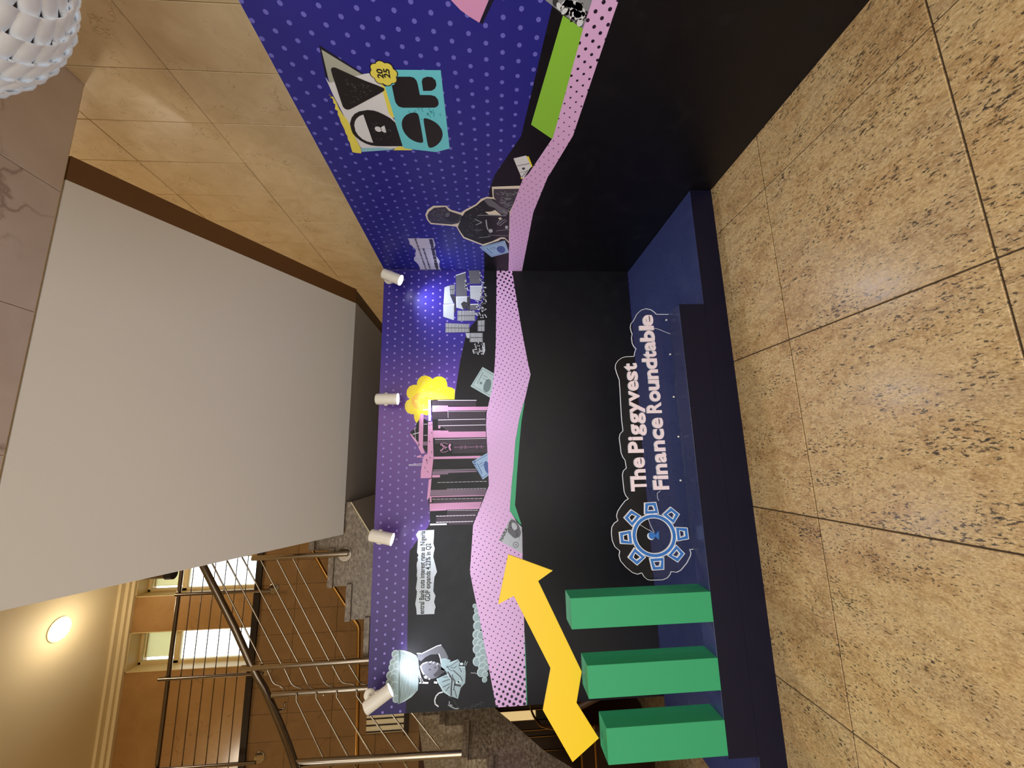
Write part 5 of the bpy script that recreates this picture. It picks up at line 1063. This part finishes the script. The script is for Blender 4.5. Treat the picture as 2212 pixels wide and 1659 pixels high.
# ------------------------------------------------------------------ spot lamps clipped to the panel top
YL = -0.165
def spot_lamp(i, p0, p1, base, lean, label):
    a = Vector((p0[0], YL+lean, p0[1])); b = Vector((p1[0], YL-lean, p1[1]))
    t = thing('spot_lamp', label, 'lamp', tuple(a), 'white spot lamps along the top of the back panel')
    d = (b-a).normalized(); R = 0.046
    MB().tube([a, a+d*0.004, a+d*0.012, b-d*0.014], [R*0.80, R*0.94, R, R], 26).build('body', M['white_metal'], t)
    bz = MB().tube([b-d*0.014, b], [R*1.03, R*1.03], 26, caps=False)
    bz.tube([b, b-d*0.012], [R*1.03, R*0.90], 26, caps=False).build('bezel', M['white_metal'], t)
    MB().tube([b-d*0.006, b-d*0.004], R*0.92, 26).build('lens', M['glow'], t)
    seam = d.orthogonal().normalized()
    MB().tube([a+d*0.012-Vector((0, R, 0))*1.0, b-d*0.016-Vector((0, R, 0))*1.0], 0.0018, 6).build('seam_rib', M['white_metal'], t)
    c = Vector((base[0], -0.0008, base[1]))
    MB().tube([c, c+Vector((0, -0.014, 0)), c+Vector((0, -0.018, 0))], [0.045, 0.045, 0.038], 24).build('base_disc', M['white_metal'], t)
    mid = a.lerp(b, 0.45)
    MB().tube([c+Vector((0, -0.018, 0)), c+Vector((0, -0.035, 0)), mid], 0.012, 10).build('knuckle', M['white_metal'], t)
    for s in (-1, 1):
        q = mid+Vector((s*R*0.9, 0.012, 0)); MB().bbox(q-Vector((0.012, 0.016, 0.012)), q+Vector((0.012, 0.016, 0.012)), 0.003).build('yoke', M['white_metal'], t)
    ld = bpy.data.lights.new('spot_bulb', 'SPOT'); ld.energy = SPOT_W*(0.95, 0.8, 0.6, 0.5)[i]; ld.color = (0.80, 0.86, 1.0); ld.spot_size = math.radians(128); ld.spot_blend = 1.0; ld.shadow_soft_size = 0.028
    lo = bpy.data.objects.new('spot_bulb', ld); C.objects.link(lo); lo.parent = t
    lo.location = b+d*0.004-a
    aim = (d+Vector((0, SPOT_TILT, 0))).normalized()
    lo.rotation_euler = aim.to_track_quat('-Z', 'Y').to_euler()
SPOT_W = 34; SPOT_TILT = 0.0
bs = [(-0.0967,2.3919),(-1.2004,2.4012),(-2.3461,2.3847),(-3.4629,2.4174)]
spot_lamp(0, *[(-0.1155,2.4074),(-0.1839,2.25)], bs[0], 0.004, 'white spot lamp beside the panel corner, leaning outward over the gold bars')
spot_lamp(1, *[(-1.229,2.4218),(-1.2316,2.2422)], bs[1], 0.004, 'white spot lamp hanging straight down just above the yellow sun')
spot_lamp(2, *[(-2.2896,2.4242),(-2.3263,2.2513)], bs[2], 0.006, 'white spot lamp above the headline strip with a dark cast shadow beside it')
spot_lamp(3, *[(-3.4591,2.4028),(-3.3688,2.2368)], bs[3], -0.022, 'strongly tilted white spot lamp at the outer top corner over the egg basket')

# ------------------------------------------------------------------ round pendant of overlapping pale shells
pc = Vector((-0.25, -2.53, 3.20)); PR = 0.42
pd = thing('pendant_lamp', 'big round pendant lamp covered with overlapping pale shell scales under the stone ceiling', 'lamp', tuple(pc))
import bmesh as _b
def sphere_part(name, r, material, parent, n=28):
    me = bpy.data.meshes.new(name); bm = bmesh.new(); bmesh.ops.create_uvsphere(bm, u_segments=n, v_segments=n//2, radius=r); bm.to_mesh(me); bm.free()
    for p in me.polygons: p.use_smooth = True
    me.materials.append(M[material]); o = link(name, me, parent); return o
sphere_part('core', PR-0.012, 'lamp_core', pd)
MB().tube([pc+Vector((0, 0, PR-0.02)), (pc.x, pc.y, HALL_Z)], 0.008, 8).build('cord', M['dark_edge'], pd)
# one shell: a small pinched scale, wide at its lip
sv = []; sf_ = []
W_, H_ = 0.040, 0.112
for j in range(5):
    v = j/4
    for i in range(5):
        u = (i-2)/2; w = W_*(0.55+0.55*v)
        sv.append((u*w, -H_/2+v*H_, 0.004+0.020*v*(1-0.75*u*u)+0.004*math.sin(PI*v)))
for j in range(4):
    for i in range(4): sf_.append((j*5+i, j*5+i+1, (j+1)*5+i+1, (j+1)*5+i))
n0 = len(sv); sv += [(x, y, z-0.005) for x, y, z in sv]
sf_ += [tuple(n0+k for k in reversed(f)) for f in sf_[:16]]
rim = [0,1,2,3,4,9,14,19,24,23,22,21,20,15,10,5]
for a_, b_ in zip(rim, rim[1:]+rim[:1]): sf_.append((a_, n0+a_, n0+b_, b_))
sme = bpy.data.meshes.new('shell'); sme.from_pydata(sv, [], sf_)
for p in sme.polygons: p.use_smooth = True
sme.materials.append(M['lamp_shell'])
camp = Vector((-1.729911, -3.399207, 1.520063))
for ring_ in range(14):
    th = math.radians(8+ring_*10.2)        # polar angle from the bottom
    cnt = max(4, int(2*PI*PR*math.sin(th)/0.068))
    for k in range(cnt):
        ph = 2*PI*(k+0.5*(ring_ % 2))/cnt
        nrm = Vector((math.sin(th)*math.cos(ph), math.sin(th)*math.sin(ph), -math.cos(th)))
        if nrm.dot((camp-pc).normalized()) < -0.05: continue
        dn = Vector((math.cos(th)*math.cos(ph), math.cos(th)*math.sin(ph), math.sin(th)))   # up the sphere
        lip = -dn; xx = lip.cross(nrm)
        mt = Matrix((xx, lip, nrm)).transposed().to_4x4(); mt.translation = nrm*(PR-0.012)
        o = link('shell', sme, pd); o.matrix_local = mt
